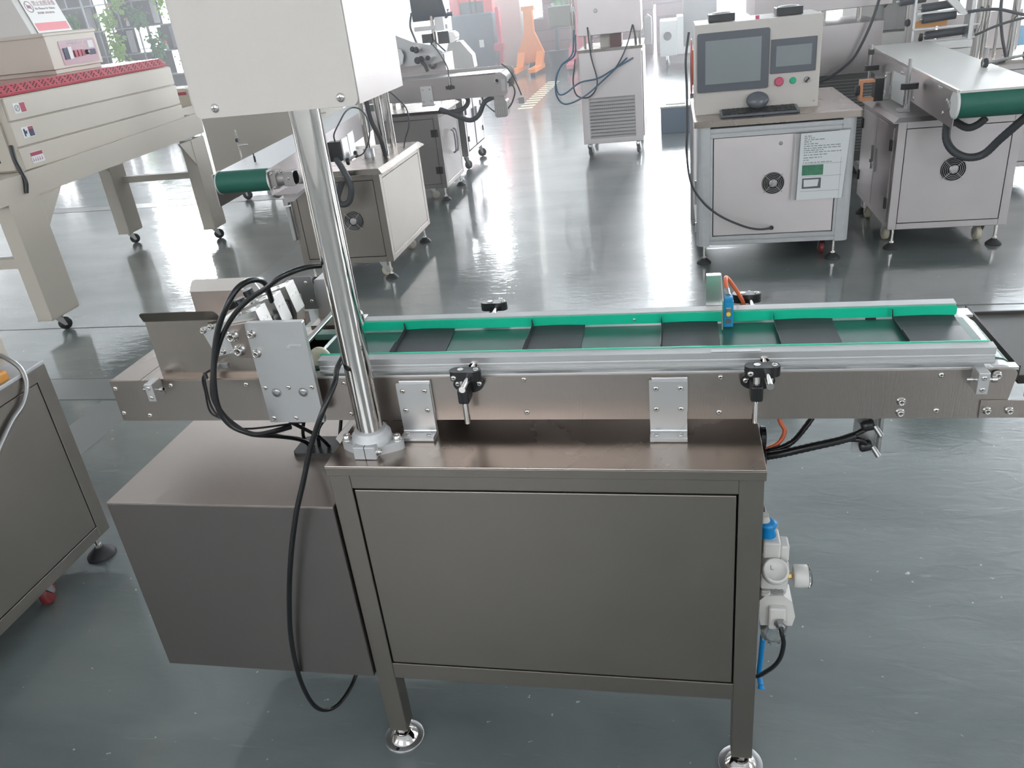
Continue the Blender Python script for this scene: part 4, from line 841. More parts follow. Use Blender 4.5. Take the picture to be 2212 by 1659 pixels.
# label web plate and rollers
wp_ = MB().prism([(-1.86, 1.40), (-1.74, 1.405), (-1.50, 1.29), (-1.32, 1.245), (-1.24, 1.19), (-1.25, 1.12), (-1.32, 1.10), (-1.55, 1.10), (-1.74, 1.12), (-1.86, 1.14)], 'y', 5.90, 5.912).to('web_plate', 'alu_dark', fm, bev=.001)
for x, z, r in ((-1.44, 1.228, .024), (-1.47, 1.238, .020), (-1.44, 1.145, .026), (-1.405, 1.155, .022), (-1.345, 1.158, .018), (-1.70, 1.36, .022)):
    MB().cyl((x, 5.90, z), (x, 5.80, z), r, n=20).to('web_roller', 'alu_dark' if r > .021 else 'alu_bright', wp_)
    MB().lathe([(r * 1.1, 0), (r * 1.1, .006), (r * .5, .008)], (x, 5.80, z), (0, -1, 0), n=20).to('roller_cap', 'rubber', wp_)
MB().prism([(-1.665, 1.22), (-1.63, 1.255), (-1.585, 1.24), (-1.57, 1.19), (-1.59, 1.13), (-1.63, 1.11), (-1.67, 1.16)], 'y', 5.84, 5.85).to('dancer_plate', 'alu', wp_, bev=.001)
cable('brake_hose', [(-1.405, 5.80, 1.13), (-1.38, 5.80, 1.10), (-1.365, 5.80, 1.05)], .016, 'hose', wp_)
for x in (-1.78, -1.70): MB().cyl((x, 6.0, .762), (x, 6.0, 1.75), .018, n=18).to('column', 'chrome', fm)
MB().box(-1.80, -1.66, 5.95, 6.05, 1.48, 1.56).to('lift_block', 'alu', fm, bev=.003)
MB().cyl((-1.86, 5.93, 1.80), (-1.76, 5.93, 1.36), .012, n=14).to('support_arm', 'alu_bright', fm)
MB().cyl((-1.80, 5.88, 1.56), (-1.80, 5.96, 1.56), .03, n=20).to('web_roller', 'chrome', fm)
MB().box(-1.76, -1.28, 6.1, 6.4, .98, 1.16).to('rear_cover', 'steel_far', fm, bev=.003)
fan(fm, -1.40, 6.098, 1.08, R=.040)

# ---- monitor and printer machine behind it
mm = thing('monitor_machine', 'dark tilted monitor on a silver post above a coding unit, top centre left', 'machine', (-1.6, 7.2, 0))
cabinet(mm, -1.93, -1.34, 6.76, 7.60, .14, .73, 'steel_far', right=None)
for s0, s1 in ((6.82, 7.16), (7.20, 7.54)):
    dr = MB().box(-1.351, -1.338, s0, s1, .19, .67).to('door', 'steel_far', mm, bev=.002)
    hinge(dr, (-1.338, s0 + .02 if s0 < 7 else s1 - .02, .30), 'x'); hinge(dr, (-1.338, s0 + .02 if s0 < 7 else s1 - .02, .56), 'x')
    MB().box(-1.335, -1.315, (s1 - .05 if s0 < 7 else s0 + .04), (s1 - .035 if s0 < 7 else s0 + .055), .42, .56).to('door_handle', 'alu_dark', dr)
castor(mm, -1.39, 6.84, .14, R=.045, wheel='greywheel', ang=.9); castor(mm, -1.39, 7.50, .14, R=.045, wheel='greywheel', ang=.3); castor(mm, -1.88, 6.84, .14, R=.045); castor(mm, -1.88, 7.50, .14, R=.045)
MB().cyl((-1.60, 7.0, .73), (-1.60, 7.0, 1.46), .020, n=18).to('post', 'chrome', mm)
TM = Matrix.Translation((-1.60, 7.0, 1.46)) @ Matrix.Rotation(.35, 4, 'X')
md = MB().xf(TM).prism([(-.19, -.02), (.16, -.02), (.13, .30), (-.16, .30)], 'y', -.02, .03).to('monitor', 'truckgrey', mm, bev=.006)
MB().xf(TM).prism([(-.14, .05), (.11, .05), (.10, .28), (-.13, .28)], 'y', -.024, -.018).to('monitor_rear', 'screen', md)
MB().xf(TM).box(-.19, .16, -.02, .12, -.04, .0).box(.12, .21, .0, .03, -.03, .0).to('monitor_tray', 'truckgrey', mm)
MB().box(-1.78, -1.44, 6.96, 7.04, 1.33, 1.37).box(-1.55, -1.46, 6.9, 7.0, 1.32, 1.44).to('cross_arm', 'alu', mm, bev=.002)
MB().box(-1.71, -1.62, 6.95, 7.08, 1.22, 1.30).to('coder_unit', 'black', mm); MB().box(-1.55, -1.44, 6.95, 7.08, 1.20, 1.31).to('coder_unit', 'black', mm)
MB().cyl((-1.42, 6.96, 1.25), (-1.42, 7.10, 1.25), .05, n=24).to('ribbon_spool', 'alu_bright', mm)
MB().prism([(-1.54, 1.19), (-1.42, 1.19), (-1.31, 1.05), (-1.30, .93), (-1.52, .93), (-1.57, 1.10)], 'y', 7.30, 7.45).to('white_cover', 'white', mm, bev=.004)
cable('power_lead', [(-1.79, 6.98, 1.50), (-1.82, 6.98, 1.38), (-1.79, 6.98, 1.26), (-1.75, 6.98, 1.10), (-1.74, 7.0, .74)], .010, 'hose', mm)
cable('power_lead', [(-1.60, 6.97, 1.24), (-1.54, 6.95, 1.18), (-1.47, 6.95, 1.10), (-1.45, 6.95, 1.0)], .007, 'hose', mm)
cable('power_lead', [(-1.60, 6.97, 1.24), (-1.66, 6.95, 1.15), (-1.69, 6.95, 1.04), (-1.71, 6.97, .95)], .007, 'hose', mm)

# ---- central cabinet with louvred grille
cc = thing('grille_cabinet', 'pale stainless cabinet with wide louvre grille, upper housing and blue hoses, top centre', 'machine', (.1, 7.4, 0))
MB().box(-.195, .40, 7.01, 7.90, .13, 1.0).to('cabinet_body', 'steel_pale', cc, bev=.004)
MB().prism([(7.0, .985), (7.92, .985), (7.90, 1.012), (7.02, 1.012)], 'x', -.205, .41).to('table_top', 'steel_top', cc, bev=.002)
MB().box(.402, .412, 7.06, 7.86, .17, .96).to('side_door', 'steel_pale', cc, bev=.003)
gr = MB().box(-.125, .328, 7.004, 7.010, .180, .570).to('grille_back', 'alu_dark', cc)
for i in range(12):
    z = .190 + i * .0325; MB().prism([(7.004, z), (6.994, z + .003), (6.994, z + .010), (7.004, z + .020)], 'x', -.118, .321).to('louvre', 'steel_far', gr)
for i in range(46):
    x = -.116 + i * .0096; 
    if i % 2 == 0: MB().box(x, x + .0035, 7.0005, 7.004, .182, .568).to('grille_bar', 'alu', gr)
for x in (-.14, .345):
    for y in (7.07, 7.8): castor(cc, x, y, .13, R=.045, wheel='greywheel', ang=1.2)
uh = MB().box(-.190, .405, 7.02, 7.45, 1.135, 1.60).to('upper_housing', 'steel_pale', cc, bev=.004)
MB().lathe([(.018, 0), (.018, .003), (.012, .004)], (-.015, 7.02, 1.345), (0, -1, 0), n=20).to('hole_plug', 'alu_dark', uh)
for x in (-.14, -.08, .345, .385): MB().cyl((x, 7.12, 1.0), (x, 7.12, 1.14), .014, n=12).to('stand_post', 'chrome', cc)
MB().box(.0, .10, 7.2, 7.4, 1.012, 1.12).to('cardboard_box', 'pillar', cc); MB().box(.10, .21, 7.15, 7.4, 1.012, 1.12).to('terminal_box', 'wood', cc)
MB().box(.43, .50, 7.05, 7.12, 1.0, 1.24).prism([(.43, 1.24), (.50, 1.24), (.465, 1.27)], 'y', 7.05, 7.12).to('bottle_post', 'alu', cc, bev=.004)
for a, mt, r in (([(.322, 7.0, .905), (.147, 6.92, .83), (-.01, 6.87, .762), (-.183, 6.87, .739), (-.336, 6.85, .651), (-.402, 6.85, .669), (-.411, 6.85, .808), (-.343, 6.85, .914), (-.225, 6.9, .984), (-.21, 6.97, 1.156)], 'bluehose', .008), ([(.264, 7.0, .91), (.014, 6.87, .722), (-.146, 6.82, .616), (-.323, 6.8, .561), (-.405, 6.8, .637), (-.409, 6.8, .763), (-.351, 6.8, .907), (-.240, 6.85, 1.002), (-.22, 6.95, 1.2)], 'bluehose', .008), ([(-.097, 7.0, 1.211), (-.072, 6.93, .967), (-.023, 6.92, .72), (-.10, 6.9, .60), (-.22, 6.88, .62), (-.25, 6.88, .75), (-.22, 6.9, .95)], 'hose', .007), ([(.327, 7.0, 1.195), (.269, 6.93, 1.022), (.188, 6.92, .875), (.12, 6.95, .80)], 'hose', .007), ([(.33, 7.0, 1.19), (.35, 6.95, 1.10), (.355, 6.99, 1.02)], 'hose', .008)):
    cable('hose', a, r, mt, cc)
MB().box(-.46, -.25, 6.98, 7.2, 1.24, 1.42).to('white_box', 'whitep', cc, bev=.005)
MB().box(-.28, -.21, 7.0, 7.05, 1.36, 1.40).to('box_arm', 'alu', cc)
for x in (-.255, -.225): MB().cyl((x, 7.08, 1.0), (x, 7.08, 1.62), .010, n=12).to('rail_post', 'chrome', cc)

# ---- computer cabinet
co = thing('inspection_computer_cabinet', 'grey aluminium framed cabinet on rubber feet carrying a twin screen console', 'machine', (1.25, 3.9, 0))
X0, X1, Y0, Y1 = .815, 1.665, 3.485, 4.42
for x in (X0, X1 - .075):
    for y in (Y0, Y1 - .075):
        ix = x == X0; iy = y == Y0
        MB().prism(rrect(x, x + .075, y, y + .075, .035, 5, (ix and iy, (not ix) and iy, (not ix) and (not iy), ix and (not iy))), 'z', .118, .806).to('corner_profile', 'cast', co)
r_ = MB()
for z in (.122, .742): 
    r_.box(X0 + .075, X1 - .075, Y0 + .004, Y0 + .040, z, z + .024).box(X0 + .075, X1 - .075, Y0 + .008, Y0 + .036, z + .024, z + .030).box(X0 + .075, X1 - .075, Y0 + .002, Y0 + .040, z + .030, z + .052)
for x in (X0 + .075, X1 - .090): r_.box(x, x + .015, Y0 + .002, Y0 + .040, .17, .742)
r_.to('rail_profile', 'cast', co, bev=.001, seg=1)
MB().box(X0 + .02, X1 - .02, Y0 + .06, Y1 - .02, .13, .79).to('gap_shade_filler', 'gap', co)
for x in (X0 + .004, X1 - .014): MB().box(x, x + .010, Y0 + .08, Y1 - .08, .15, .78).to('side_panel', 'steel_pale', co)
fp = MB().box(X0 + .095, X1 - .094, Y0 + .012, Y0 + .022, .178, .738).to('front_panel', 'steel_pale', co, bev=.001)
fan(fp, 1.239, Y0 + .011, .470, R=.062)
MB().lathe([(.0105, 0), (.0105, .003), (.008, .004)], (1.272, Y0 + .012, .690), (0, -1, 0), n=16).to('panel_lock', 'alu_dark', fp)
MB().lathe([(.010, 0), (.013, .006), (.010, .014)], (1.240, Y0 + .012, .212), (0, -1, 0), n=14).to('cable_gland', 'black', fp)
cable('power_cable', [(.775, 3.55, 1.30), (.757, 3.50, 1.17), (.761, 3.45, 1.038), (.762, 3.42, .842), (.759, 3.42, .685), (.78, 3.41, .526), (.843, 3.41, .412), (.942, 3.41, .322), (1.07, 3.42, .253), (1.160, 3.44, .222), (1.238, 3.482, .212)], .0065, 'hose', co)
tt = MB().prism(rrect(X0 - .015, X1 + .022, Y0 - .015, Y1 + .015, .02, 4), 'z', .806, .840).to('table_top', 'steel_top', co, bev=.003)
for x in (X0 + .045, X1 - .07):
    for y in (Y0 + .045, Y1 - .045): leveling_foot(co, x, y, .118, R=.042, h=.034)
castor(co, X1 - .12, Y0 + .12, .118, R=.038, wheel='redwheel', ang=1.57)
MB().box(X0 - .012, X0 + .004, Y0 + .05, Y0 + .065, .36, .50).to('door_handle', 'alu_dark', co, bev=.003); MB().box(X0 - .010, X0 + .004, Y0 + .02, Y0 + .04, .20, .26).to('side_latch', 'alu_dark', co, bev=.003)
# console
cn = MB().box(.813, 1.487, 3.703, 4.15, .840, 1.322).to('console_body', 'headgrey', co, bev=.002)
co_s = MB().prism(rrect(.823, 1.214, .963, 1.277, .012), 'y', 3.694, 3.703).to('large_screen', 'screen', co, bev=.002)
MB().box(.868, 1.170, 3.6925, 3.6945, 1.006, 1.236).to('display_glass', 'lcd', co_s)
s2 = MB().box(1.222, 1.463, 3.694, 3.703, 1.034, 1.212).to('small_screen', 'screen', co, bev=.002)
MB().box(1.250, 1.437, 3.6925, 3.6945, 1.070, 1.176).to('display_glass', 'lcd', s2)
MB().lathe([(.020, 0), (.020, .004), (.024, .006), (.025, .013), (.020, .020)], (1.271, 3.703, .991), (0, -1, 0), n=24).to('red_button', 'btn_red', co, label='red stop button')
MB().lathe([(.018, 0), (.018, .004), (.014, .008)], (1.346, 3.703, .990), (0, -1, 0), n=24).to('green_button', 'btn_green', co, label='green start button')
kn = MB().lathe([(.016, 0), (.016, .004), (.013, .010)], (1.421, 3.703, .989), (0, -1, 0), n=20).to('selector_switch', 'alu_dark', co)
MB().xf(Matrix.Translation((1.421, 3.690, .989)) @ Matrix.Rotation(.8, 4, 'Y')).box(-.004, .004, -.010, .004, -.015, .015).to('selector_lever', 'black', kn)
screws(cn, [(1.465, 3.703, .875)], sc=1.0)
for x0, x1 in ((.888, 1.030), (1.25, 1.39)):
    y = 3.76; b = MB()
    b.box(x0, x1, y, y + .14, 1.325, 1.365)
    b = b.to('fan_housing', 'black', co, bev=.003)
    MB().lathe([(.055, 0), (.055, .004), (.020, .008)], ((x0 + x1) / 2, y + .07, 1.365), n=20).to('fan_guard', 'alu_dark', b)
MB().box(1.137, 1.157, 3.73, 3.75, 1.322, 1.340).to('indicator_lamp', 'btn_red', co)
pd = MB().box(1.318, 1.358, Y0 - .004, Y0, .36, .755)
# plastic sleeve + sheet
slv = thing('document_sleeve', 'clear document sleeve hanging at the right of the fan on the computer cabinet', 'sleeve', (1.47, 3.478, .37))
MB().prism([(1.335, .372), (1.345, .752), (1.632, .752), (1.615, .372)], 'y', 3.474, 3.4755).to('sleeve_back', 'clear', slv)
sh = thing('instruction_sheet', 'white printed sheet with two small pictures on the computer cabinet front', 'paper', (1.48, 3.470, .37))
MB().prism([(1.366, .372), (1.373, .738), (1.628, .742), (1.608, .372)], 'y', 3.4700, 3.4712).to('paper_sheet', 'paper', sh)
MB().box(1.388, 1.500, 3.469, 3.470, .508, .565).to('picture', 'pic_green', sh)
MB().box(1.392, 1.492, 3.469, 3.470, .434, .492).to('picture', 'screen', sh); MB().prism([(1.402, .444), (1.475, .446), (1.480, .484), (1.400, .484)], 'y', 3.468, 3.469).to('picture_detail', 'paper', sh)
for i, z in enumerate((.722, .712, .702, .692, .680, .668, .656, .645, .634, .620, .605, .592, .578)):
    wds = MB(); x = 1.392
    while x < 1.585:
        l = R_.uniform(.006, .026); wds.box(x, x + l, 3.4694, 3.4700, z - .0022, z + .0022); x += l + .005
        if R_.random() < .12: break
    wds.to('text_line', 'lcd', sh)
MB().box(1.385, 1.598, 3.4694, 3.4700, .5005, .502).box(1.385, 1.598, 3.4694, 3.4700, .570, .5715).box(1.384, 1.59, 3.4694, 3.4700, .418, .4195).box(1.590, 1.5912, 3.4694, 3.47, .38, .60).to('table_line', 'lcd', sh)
kb_ = thing('keyboard', 'dark keyboard lying on the computer cabinet top below the big screen', 'keyboard', (1.17, 3.60, .84))
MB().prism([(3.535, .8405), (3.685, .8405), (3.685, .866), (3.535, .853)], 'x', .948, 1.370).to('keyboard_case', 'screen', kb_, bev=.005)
kk = 0
for r in range(5):
    for c in range(15):
        y = 3.552 + r * .026; z = .8535 + (y - 3.535) * .087
        o = MB().box(.960 + c * .0265, .983 + c * .0265, y, y + .021, z, z + .005).to('key', 'black', kb_)
ms = thing('mouse', 'dark computer mouse resting against the keyboard under the big screen', 'mouse', (1.155, 3.69, .84))
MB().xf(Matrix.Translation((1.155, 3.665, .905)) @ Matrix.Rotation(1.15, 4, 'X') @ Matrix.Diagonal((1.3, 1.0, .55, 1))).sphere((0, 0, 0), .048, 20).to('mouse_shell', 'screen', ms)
# ---- cable reel behind
rl = thing('cable_reel', 'red and orange cable reel standing behind the left side of the computer console', 'reel', (.86, 4.55, 0))
for xx in (-.05, .05):
    MB().lathe([(.03, 0), (.175, 0), (.178, .004), (.175, .008), (.03, .008)], (.855 + xx, 4.55, 1.02), (1, 0, 0), n=36).to('reel_flange', 'reelred', rl)
MB().cyl((.805, 4.55, 1.02), (.905, 4.55, 1.02), .11, n=28).to('wound_cable', 'orangecable', rl)
MB().box(.80, .92, 4.52, 4.58, 0, .86).to('reel_stand', 'alu_dark', rl)

# ---- right conveyor machine
rm = thing('outfeed_conveyor_machine', 'stainless cabinet with round fan, pale belt conveyor and green end roller, right edge', 'machine', (2.2, 4.0, 0))
cabinet(rm, 1.905, 2.535, 3.62, 4.50, .125, .757, 'steel_far', left=None, top='steel_far')
MB().box(1.904, 1.912, 3.67, 4.45, .165, .70).to('door_rebate', 'steel_far', rm)
for a, b in ((3.67, 4.055), (4.065, 4.45)):
    d = MB().box(1.896, 1.905, a, b, .17, .695).to('door', 'steel_far', rm, bev=.002)
    yh = a + .01 if a < 4 else b - .01
    for z in (.27, .60): MB().box(1.886, 1.897, yh - .015, yh + .015, z - .03, z + .03).cyl((1.888, yh, z - .03), (1.888, yh, z + .03), .005, n=8).to('hinge', 'black', d)
    yk = b - .04 if a < 4 else a + .04
    MB().box(1.884, 1.896, yk - .006, yk + .006, .38, .52).lathe([(.010, 0), (.010, .008)], (1.884, yk, .43), (-1, 0, 0), n=12).to('door_handle', 'alu_dark', d)
fan(rm, 2.217, 3.619, .458, R=.066)
for x, y in ((1.945, 3.66), (2.50, 3.66), (1.945, 4.46), (2.50, 4.46)): leveling_foot(rm, x, y, .125, R=.043, h=.036)
for x, y in ((1.955, 3.83), (2.44, 3.74), (1.955, 4.32), (2.44, 4.30)): castor(rm, x, y, .125, R=.042, wheel='creamwheel', ang=1.7, w=.032)
cy0, cy1 = 3.02, 4.98
MB().prism([(cy0, .962), (cy0 + .02, .790), (3.74, .812), (cy1, .870), (cy1, 1.005)], 'x', 2.0, 2.004).prism([(cy0, .962), (cy0 + .02, .790), (3.74, .812), (cy1, .870), (cy1, 1.005)], 'x', 2.38, 2.384).to('conveyor_side', 'steel_far', rm)
MB().prism([(cy0 - .01, .955), (cy1, 1.0), (cy1, 1.010), (cy0 - .01, .966)], 'x', 2.006, 2.378).to('conveyor_belt', 'whitep', rm)
MB().prism([(cy0, .955), (cy1, 1.0), (cy1, 1.016), (cy0, .970)], 'x', 1.996, 2.010).to('belt_edge', 'alu_bright', rm)
MB().cyl((2.010, cy0 + .03, .900), (2.376, cy0 + .03, .900), .066, n=36).to('green_roller', 'belt_far', rm)
MB().lathe([(.068, 0), (.068, .006), (.06, .010)], (2.008, cy0 + .03, .900), (-1, 0, 0), n=32).to('roller_rim', 'white', rm)
for (y, z) in ((3.16, .905), (3.20, .84), (3.30, .95), (3.27, .95), (3.75, .835), (4.02, .94), (4.05, .94)): inst(BTN, 'screw', rm, (2.0, y, z), (-1, 0, 0), 1.8)
MB().lathe([(.022, 0), (.026, .003), (.022, .008), (.008, .009)], (2.0, 3.115, .885), (-1, 0, 0), n=20).to('axle_bolt', 'alu_dark', rm)
for y in (3.80, 4.30):
    b = MB().box(1.978, 2.0, y, y + .045, .757, .915).box(1.94, 2.0, y - .012, y + .055, .757, .772).to('conveyor_bracket', 'alu', rm, bev=.002)
    screws(b, [(1.978, y + .022, .89), (1.978, y + .022, .80)], (-1, 0, 0), sc=1.8)
MB().box(1.995, 2.0, 3.95, 4.22, .77, .93).to('cover_plate', 'paper', rm)
for y in (3.62, 4.55):
    p_ = MB().cyl((1.93, y, .83), (1.93, y, 1.06), .009, n=10).to('guide_post', 'alu_dark', rm)
    MB().prism(stadium(1.895, 1.985, y, .020), 'z', .905, .935).to('post_clamp', 'black', p_, bev=.005)
MB().box(1.915, 1.945, 4.54, 4.57, 1.0, 1.03).to('rod_knob', 'black', rm)
MB().prism([(1.80, .78), (1.80, .90), (1.88, .90), (1.88, .885), (1.815, .885), (1.815, .795), (1.88, .795), (1.88, .78)], 'y', 4.15, 4.21).to('copper_clamp', 'copper', rm, bev=.002)
MB().box(1.88, 1.93, 4.14, 4.22, .775, .905).to('clamp_pad', 'black', rm); MB().lathe([(.03, 0), (.03, .02), (.015, .024)], (1.80, 4.18, .84), (-1, 0, 0), n=10).to('clamp_knob', 'rubber', rm)
cable('corrugated_hose', [(2.12, 3.58, .80), (2.10, 3.45, .76), (2.094, 3.40, .669), (2.126, 3.36, .611), (2.191, 3.34, .581), (2.265, 3.34, .593), (2.312, 3.29, .672), (2.355, 3.22, .755), (2.39, 3.2, .80)], .020, 'hose', rm, rib=.06, n=12, res=10)
cable('corrugated_hose', [(2.10, 3.40, .775), (2.138, 3.27, .748), (2.171, 3.22, .765), (2.20, 3.2, .80)], .018, 'hose', rm, rib=.06, n=12, res=8)
MB().cyl((2.30, 3.65, 1.0), (2.62, 3.72, 1.03), .008, n=10).cyl((2.31, 3.66, .95), (2.31, 3.66, 1.08), .011, n=10).to('cross_rod', 'alu_dark', rm)
MB().lathe([(.024, -.01), (.030, 0), (.024, .01)], (2.31, 3.66, 1.0), (1, .1, 0), n=10).to('rod_knob', 'rubber', rm)
MB().lathe([(.024, -.01), (.030, 0), (.024, .01)], (2.52, 3.70, 1.02), (1, .1, 0), n=10).to('rod_knob', 'rubber', rm)

# ---- labelling columns and roller head further right
rr = thing('roller_label_head', 'cluster of dark horizontal rollers and tall silver posts above the far right belt', 'machine', (2.75, 5.2, 0))
cabinet(rr, 2.42, 3.3, 5.0, 5.80, .12, .84, 'steel_far')
for (x, y, r, z1_) in ((2.715, 5.1, .028, 2.0), (2.775, 5.15, .020, 2.0), (2.925, 5.08, .024, 2.0), (2.84, 5.12, .010, 2.0), (2.668, 5.18, .010, 2.0)): MB().cyl((x, y, .84), (x, y, z1_), r, n=20).to('column', 'chrome', rr)
for (x0, x1, z, rd) in ((2.345, 2.570, 1.208, .026), (2.355, 2.560, 1.140, .030), (2.385, 2.650, 1.034, .027), (2.20, 2.36, 1.262, .030)):
    o = MB().cyl((x0, 5.1, z), (x1, 5.1, z + .012), rd, n=24).to('rubber_roller', 'darkcloth', rr)
    MB().cyl((x0 - .02, 5.1, z - .001), (x0, 5.1, z), .009, n=12).to('roller_axle', 'alu', o)
for x0, x1, z in ((2.30, 2.60, 1.176), (2.285, 2.70, 1.078), (2.365, 2.68, 1.000)): MB().box(x0, x1, 5.03, 5.045, z, z + .010).to('cross_bar', 'alu', rr)
MB().box(2.29, 2.52, 5.12, 5.125, 1.085, 1.125).to('film_web', 'amber', rr)
MB().prism([(2.44, 1.275), (2.515, 1.262), (2.600, 1.160), (2.585, 1.150), (2.555, 1.160), (2.47, 1.245)], 'y', 4.98, 5.02).to('white_arm', 'white', rr, bev=.006)
MB().lathe([(.022, 0), (.026, .006), (.022, .018)], (2.262, 5.06, 1.128), (-1, -.3, 0), n=8).to('hand_knob', 'black', rr)
MB().lathe([(.010, 0), (.016, .01), (.010, .05)], (2.345, 5.05, 1.005), (0, 0, 1), n=10).to('hand_lever', 'black', rr)
MB().box(2.625, 2.650, 5.0, 5.12, .84, 1.24).to('side_frame', 'alu', rr)
MB().box(2.285, 2.300, 5.05, 5.12, .98, 1.30).to('side_frame', 'alu', rr)
MB().box(2.42, 2.62, 5.72, 5.75, .84, 1.6).to('back_plate', 'whitep', rr, bev=.004)
MB().box(2.64, 3.2, 5.72, 5.75, .84, 1.10).to('back_plate', 'steel_far', rr, bev=.004)
for i in range(3): MB().box(2.36, 2.62, 4.9 - i * .012, 5.0, .86 + i * .05, .905 + i * .05).to('tray_board', 'white', rr, bev=.003)
cable('power_lead', [(2.60, 4.99, 1.165), (2.70, 4.98, 1.170), (2.80, 4.98, 1.160), (2.93, 4.98, 1.12), (3.1, 4.98, 1.08)], .010, 'hose', rr)
cable('power_lead', [(2.80, 5.0, 1.50), (2.80, 5.0, 1.20), (2.83, 5.0, 1.02), (2.88, 5.0, .86)], .010, 'hose', rr)
cable('power_lead', [(2.66, 4.97, 1.02), (2.76, 4.96, 1.06), (2.88, 4.96, 1.09), (3.05, 4.97, 1.11)], .008, 'hose', rr)
# ---- grey machine behind computer
gm_ = thing('grey_box_machine', 'large plain grey housing with bright top behind the computer console, right of it', 'machine', (2.0, 5.9, 0))
MB().box(1.30, 2.20, 5.5, 6.3, .775, 1.130).to('lower_housing', 'steel_far', gm_, bev=.004)
MB().box(1.30, 2.27, 5.6, 6.4, 1.225, 1.65).to('upper_housing', 'steel_far', gm_, bev=.004)
for x in (1.40, 1.82, 2.07): MB().cyl((x, 5.75, 1.13), (x, 5.75, 1.23), .018, n=14).to('stand_post', 'chrome', gm_)
MB().box(1.72, 1.80, 5.52, 5.60, 1.13, 1.145).to('top_handle', 'alu_dark', gm_)
MB().box(1.32, 2.18, 5.53, 6.28, .12, .775).to('cabinet_body', 'slate', gm_)
for i in range(24):
    MB().box(1.33, 2.17, 5.522, 5.53, .20 + i * .023, .208 + i * .023).to('louvre', 'alu_dark', gm_)
for x in (1.4, 2.1):
    for y in (5.6, 6.2): castor(gm_, x, y, .12, R=.040)
cable('power_lead', [(2.17, 5.42, 1.45), (2.12, 5.42, 1.20), (2.05, 5.42, 1.0), (1.97, 5.42, .87), (1.80, 5.42, .76), (1.60, 5.42, .74)], .010, 'hose', gm_)
cable('power_lead', [(1.50, 5.4, 1.12), (1.56, 5.4, 1.05), (1.53, 5.4, .95), (1.52, 5.4, .84)], .008, 'hose', gm_)
# ---- cabinet beyond
gc = thing('glass_front_cabinet', 'pale upright cabinet with window and tangled wires, left of the dark rollers', 'cabinet', (2.45, 6.7, 0))
MB().box(2.22, 2.36, 6.6, 7.2, 0, 1.9).box(2.62, 2.80, 6.6, 7.2, 0, 1.9).box(2.36, 2.62, 6.6, 7.2, 0, .95).box(2.36, 2.62, 6.9, 7.2, .95, 1.9).to('cabinet_shell', 'whitep', gc, bev=.003)
cable('wire', [(2.38, 6.62, 1.25), (2.42, 6.6, 1.34), (2.52, 6.6, 1.33), (2.50, 6.6, 1.22), (2.44, 6.6, 1.15)], .008, 'hose', gc)
MB().box(2.36, 2.62, 6.62, 6.63, .97, 1.4).to('cabinet_window', 'clear', gc)

# ---- far floor items
wm = thing('white_side_machine', 'white machine side unit with round black hole, far behind the blue box', 'machine', (.75, 15.5, 0))
MB().box(.47, .78, 15.0, 15.9, .20, .80).box(.78, .90, 15.1, 15.9, .20, .85).box(.9, 1.6, 15.2, 15.9, .20, .32).to('unit_body', 'white', wm, bev=.01)
MB().lathe([(.075, 0), (.075, .004)], (.61, 15.0, .54), (0, -1, 0), n=24).to('round_hole', 'gap', wm)
MB().box(.90, 1.5, 15.3, 15.9, .32, 1.25).to('rear_rack', 'slate', wm)
MB().box(.75, 1.9, 15.1, 15.2, 1.18, 1.22).to('rack_rail', 'alu_bright', wm)
castor(wm, .60, 15.2, .20, R=.06, wheel='black', ang=1.0); castor(wm, 1.5, 15.2, .20, R=.06, wheel='black')
bb = thing('blue_storage_box', 'dark blue steel box on the bright floor beside the computer cabinet', 'box', (.70, 8.3, 0))
MB().box(.555, .95, 8.05, 8.45, 0, .27).to('box_body', 'bluebox', bb, bev=.006); MB().box(.548, .957, 8.04, 8.46, .27, .288).to('box_rim', 'whitep', bb, bev=.003)
tag(MB().prism([(.61, 8.16), (.82, 8.15), (.83, 8.32), (.66, 8.34)], 'z', .288, .300).to('paper_pad', 'paper', None), 'creased pale sheet lying on the blue box', 'paper')
def pallet_jack(name, lab, ox, oy, yaw, m, group):
    """forks point along -Y locally (towards the camera)"""
    r = thing(name, lab, 'pallet jack', (ox, oy, 0), group)
    T = Matrix.Translation((ox, oy, 0)) @ Matrix.Rotation(yaw, 4, 'Z')
    MB().xf(T).prism([(-.24, .18), (.24, .18), (.28, .36), (.10, .78), (.09, 1.18), (.13, 1.18), (.13, 1.26), (-.13, 1.26), (-.13, 1.18), (-.09, 1.18), (-.10, .78), (-.28, .36)], 'y', 0, .14).to('mast_cover', m, r, bev=.015)
    for sx in (-1, 1):
        fk = MB().xf(T).prism(rrect(sx * .20 - .08, sx * .20 + .08, -1.0, .05, .05, 4, (1, 1, 0, 0)), 'z', .07, .14).xf(T).prism([(.0, .14), (-.25, .14), (0, .40)], 'x', sx * .20 - .075, sx * .20 + .075).to('fork', m, r, bev=.01)
        MB().xf(T).prism(stadium(sx * .2 - .05, sx * .2 + .05, -.80, .028), 'z', .139, .1415).to('fork_slot', 'gap', fk)
        MB().xf(T).cyl((sx * .2 - .04, -.85, .045), (sx * .2 + .04, -.85, .045), .045, n=16).to('load_wheel', 'rubber', fk)
    MB().xf(T).cyl((-.05, .1, .09), (.05, .1, .09), .09, n=20).to('steer_wheel', 'rubber', r)
    return r
pallet_jack('pallet_jack', 'orange pallet jack with forks pointing at the camera, top centre', -2.22, 16.6, -.05, 'orange', 'pallet jacks')
pallet_jack('pallet_jack', 'dull red pallet jack beside the orange one, partly behind the grille cabinet', -1.15, 16.7, .05, 'redjack', 'pallet jacks')
fk = thing('stacker_truck', 'red and grey mast stacker truck standing left of the cream pillar', 'truck', (-3.6, 17.8, 0))
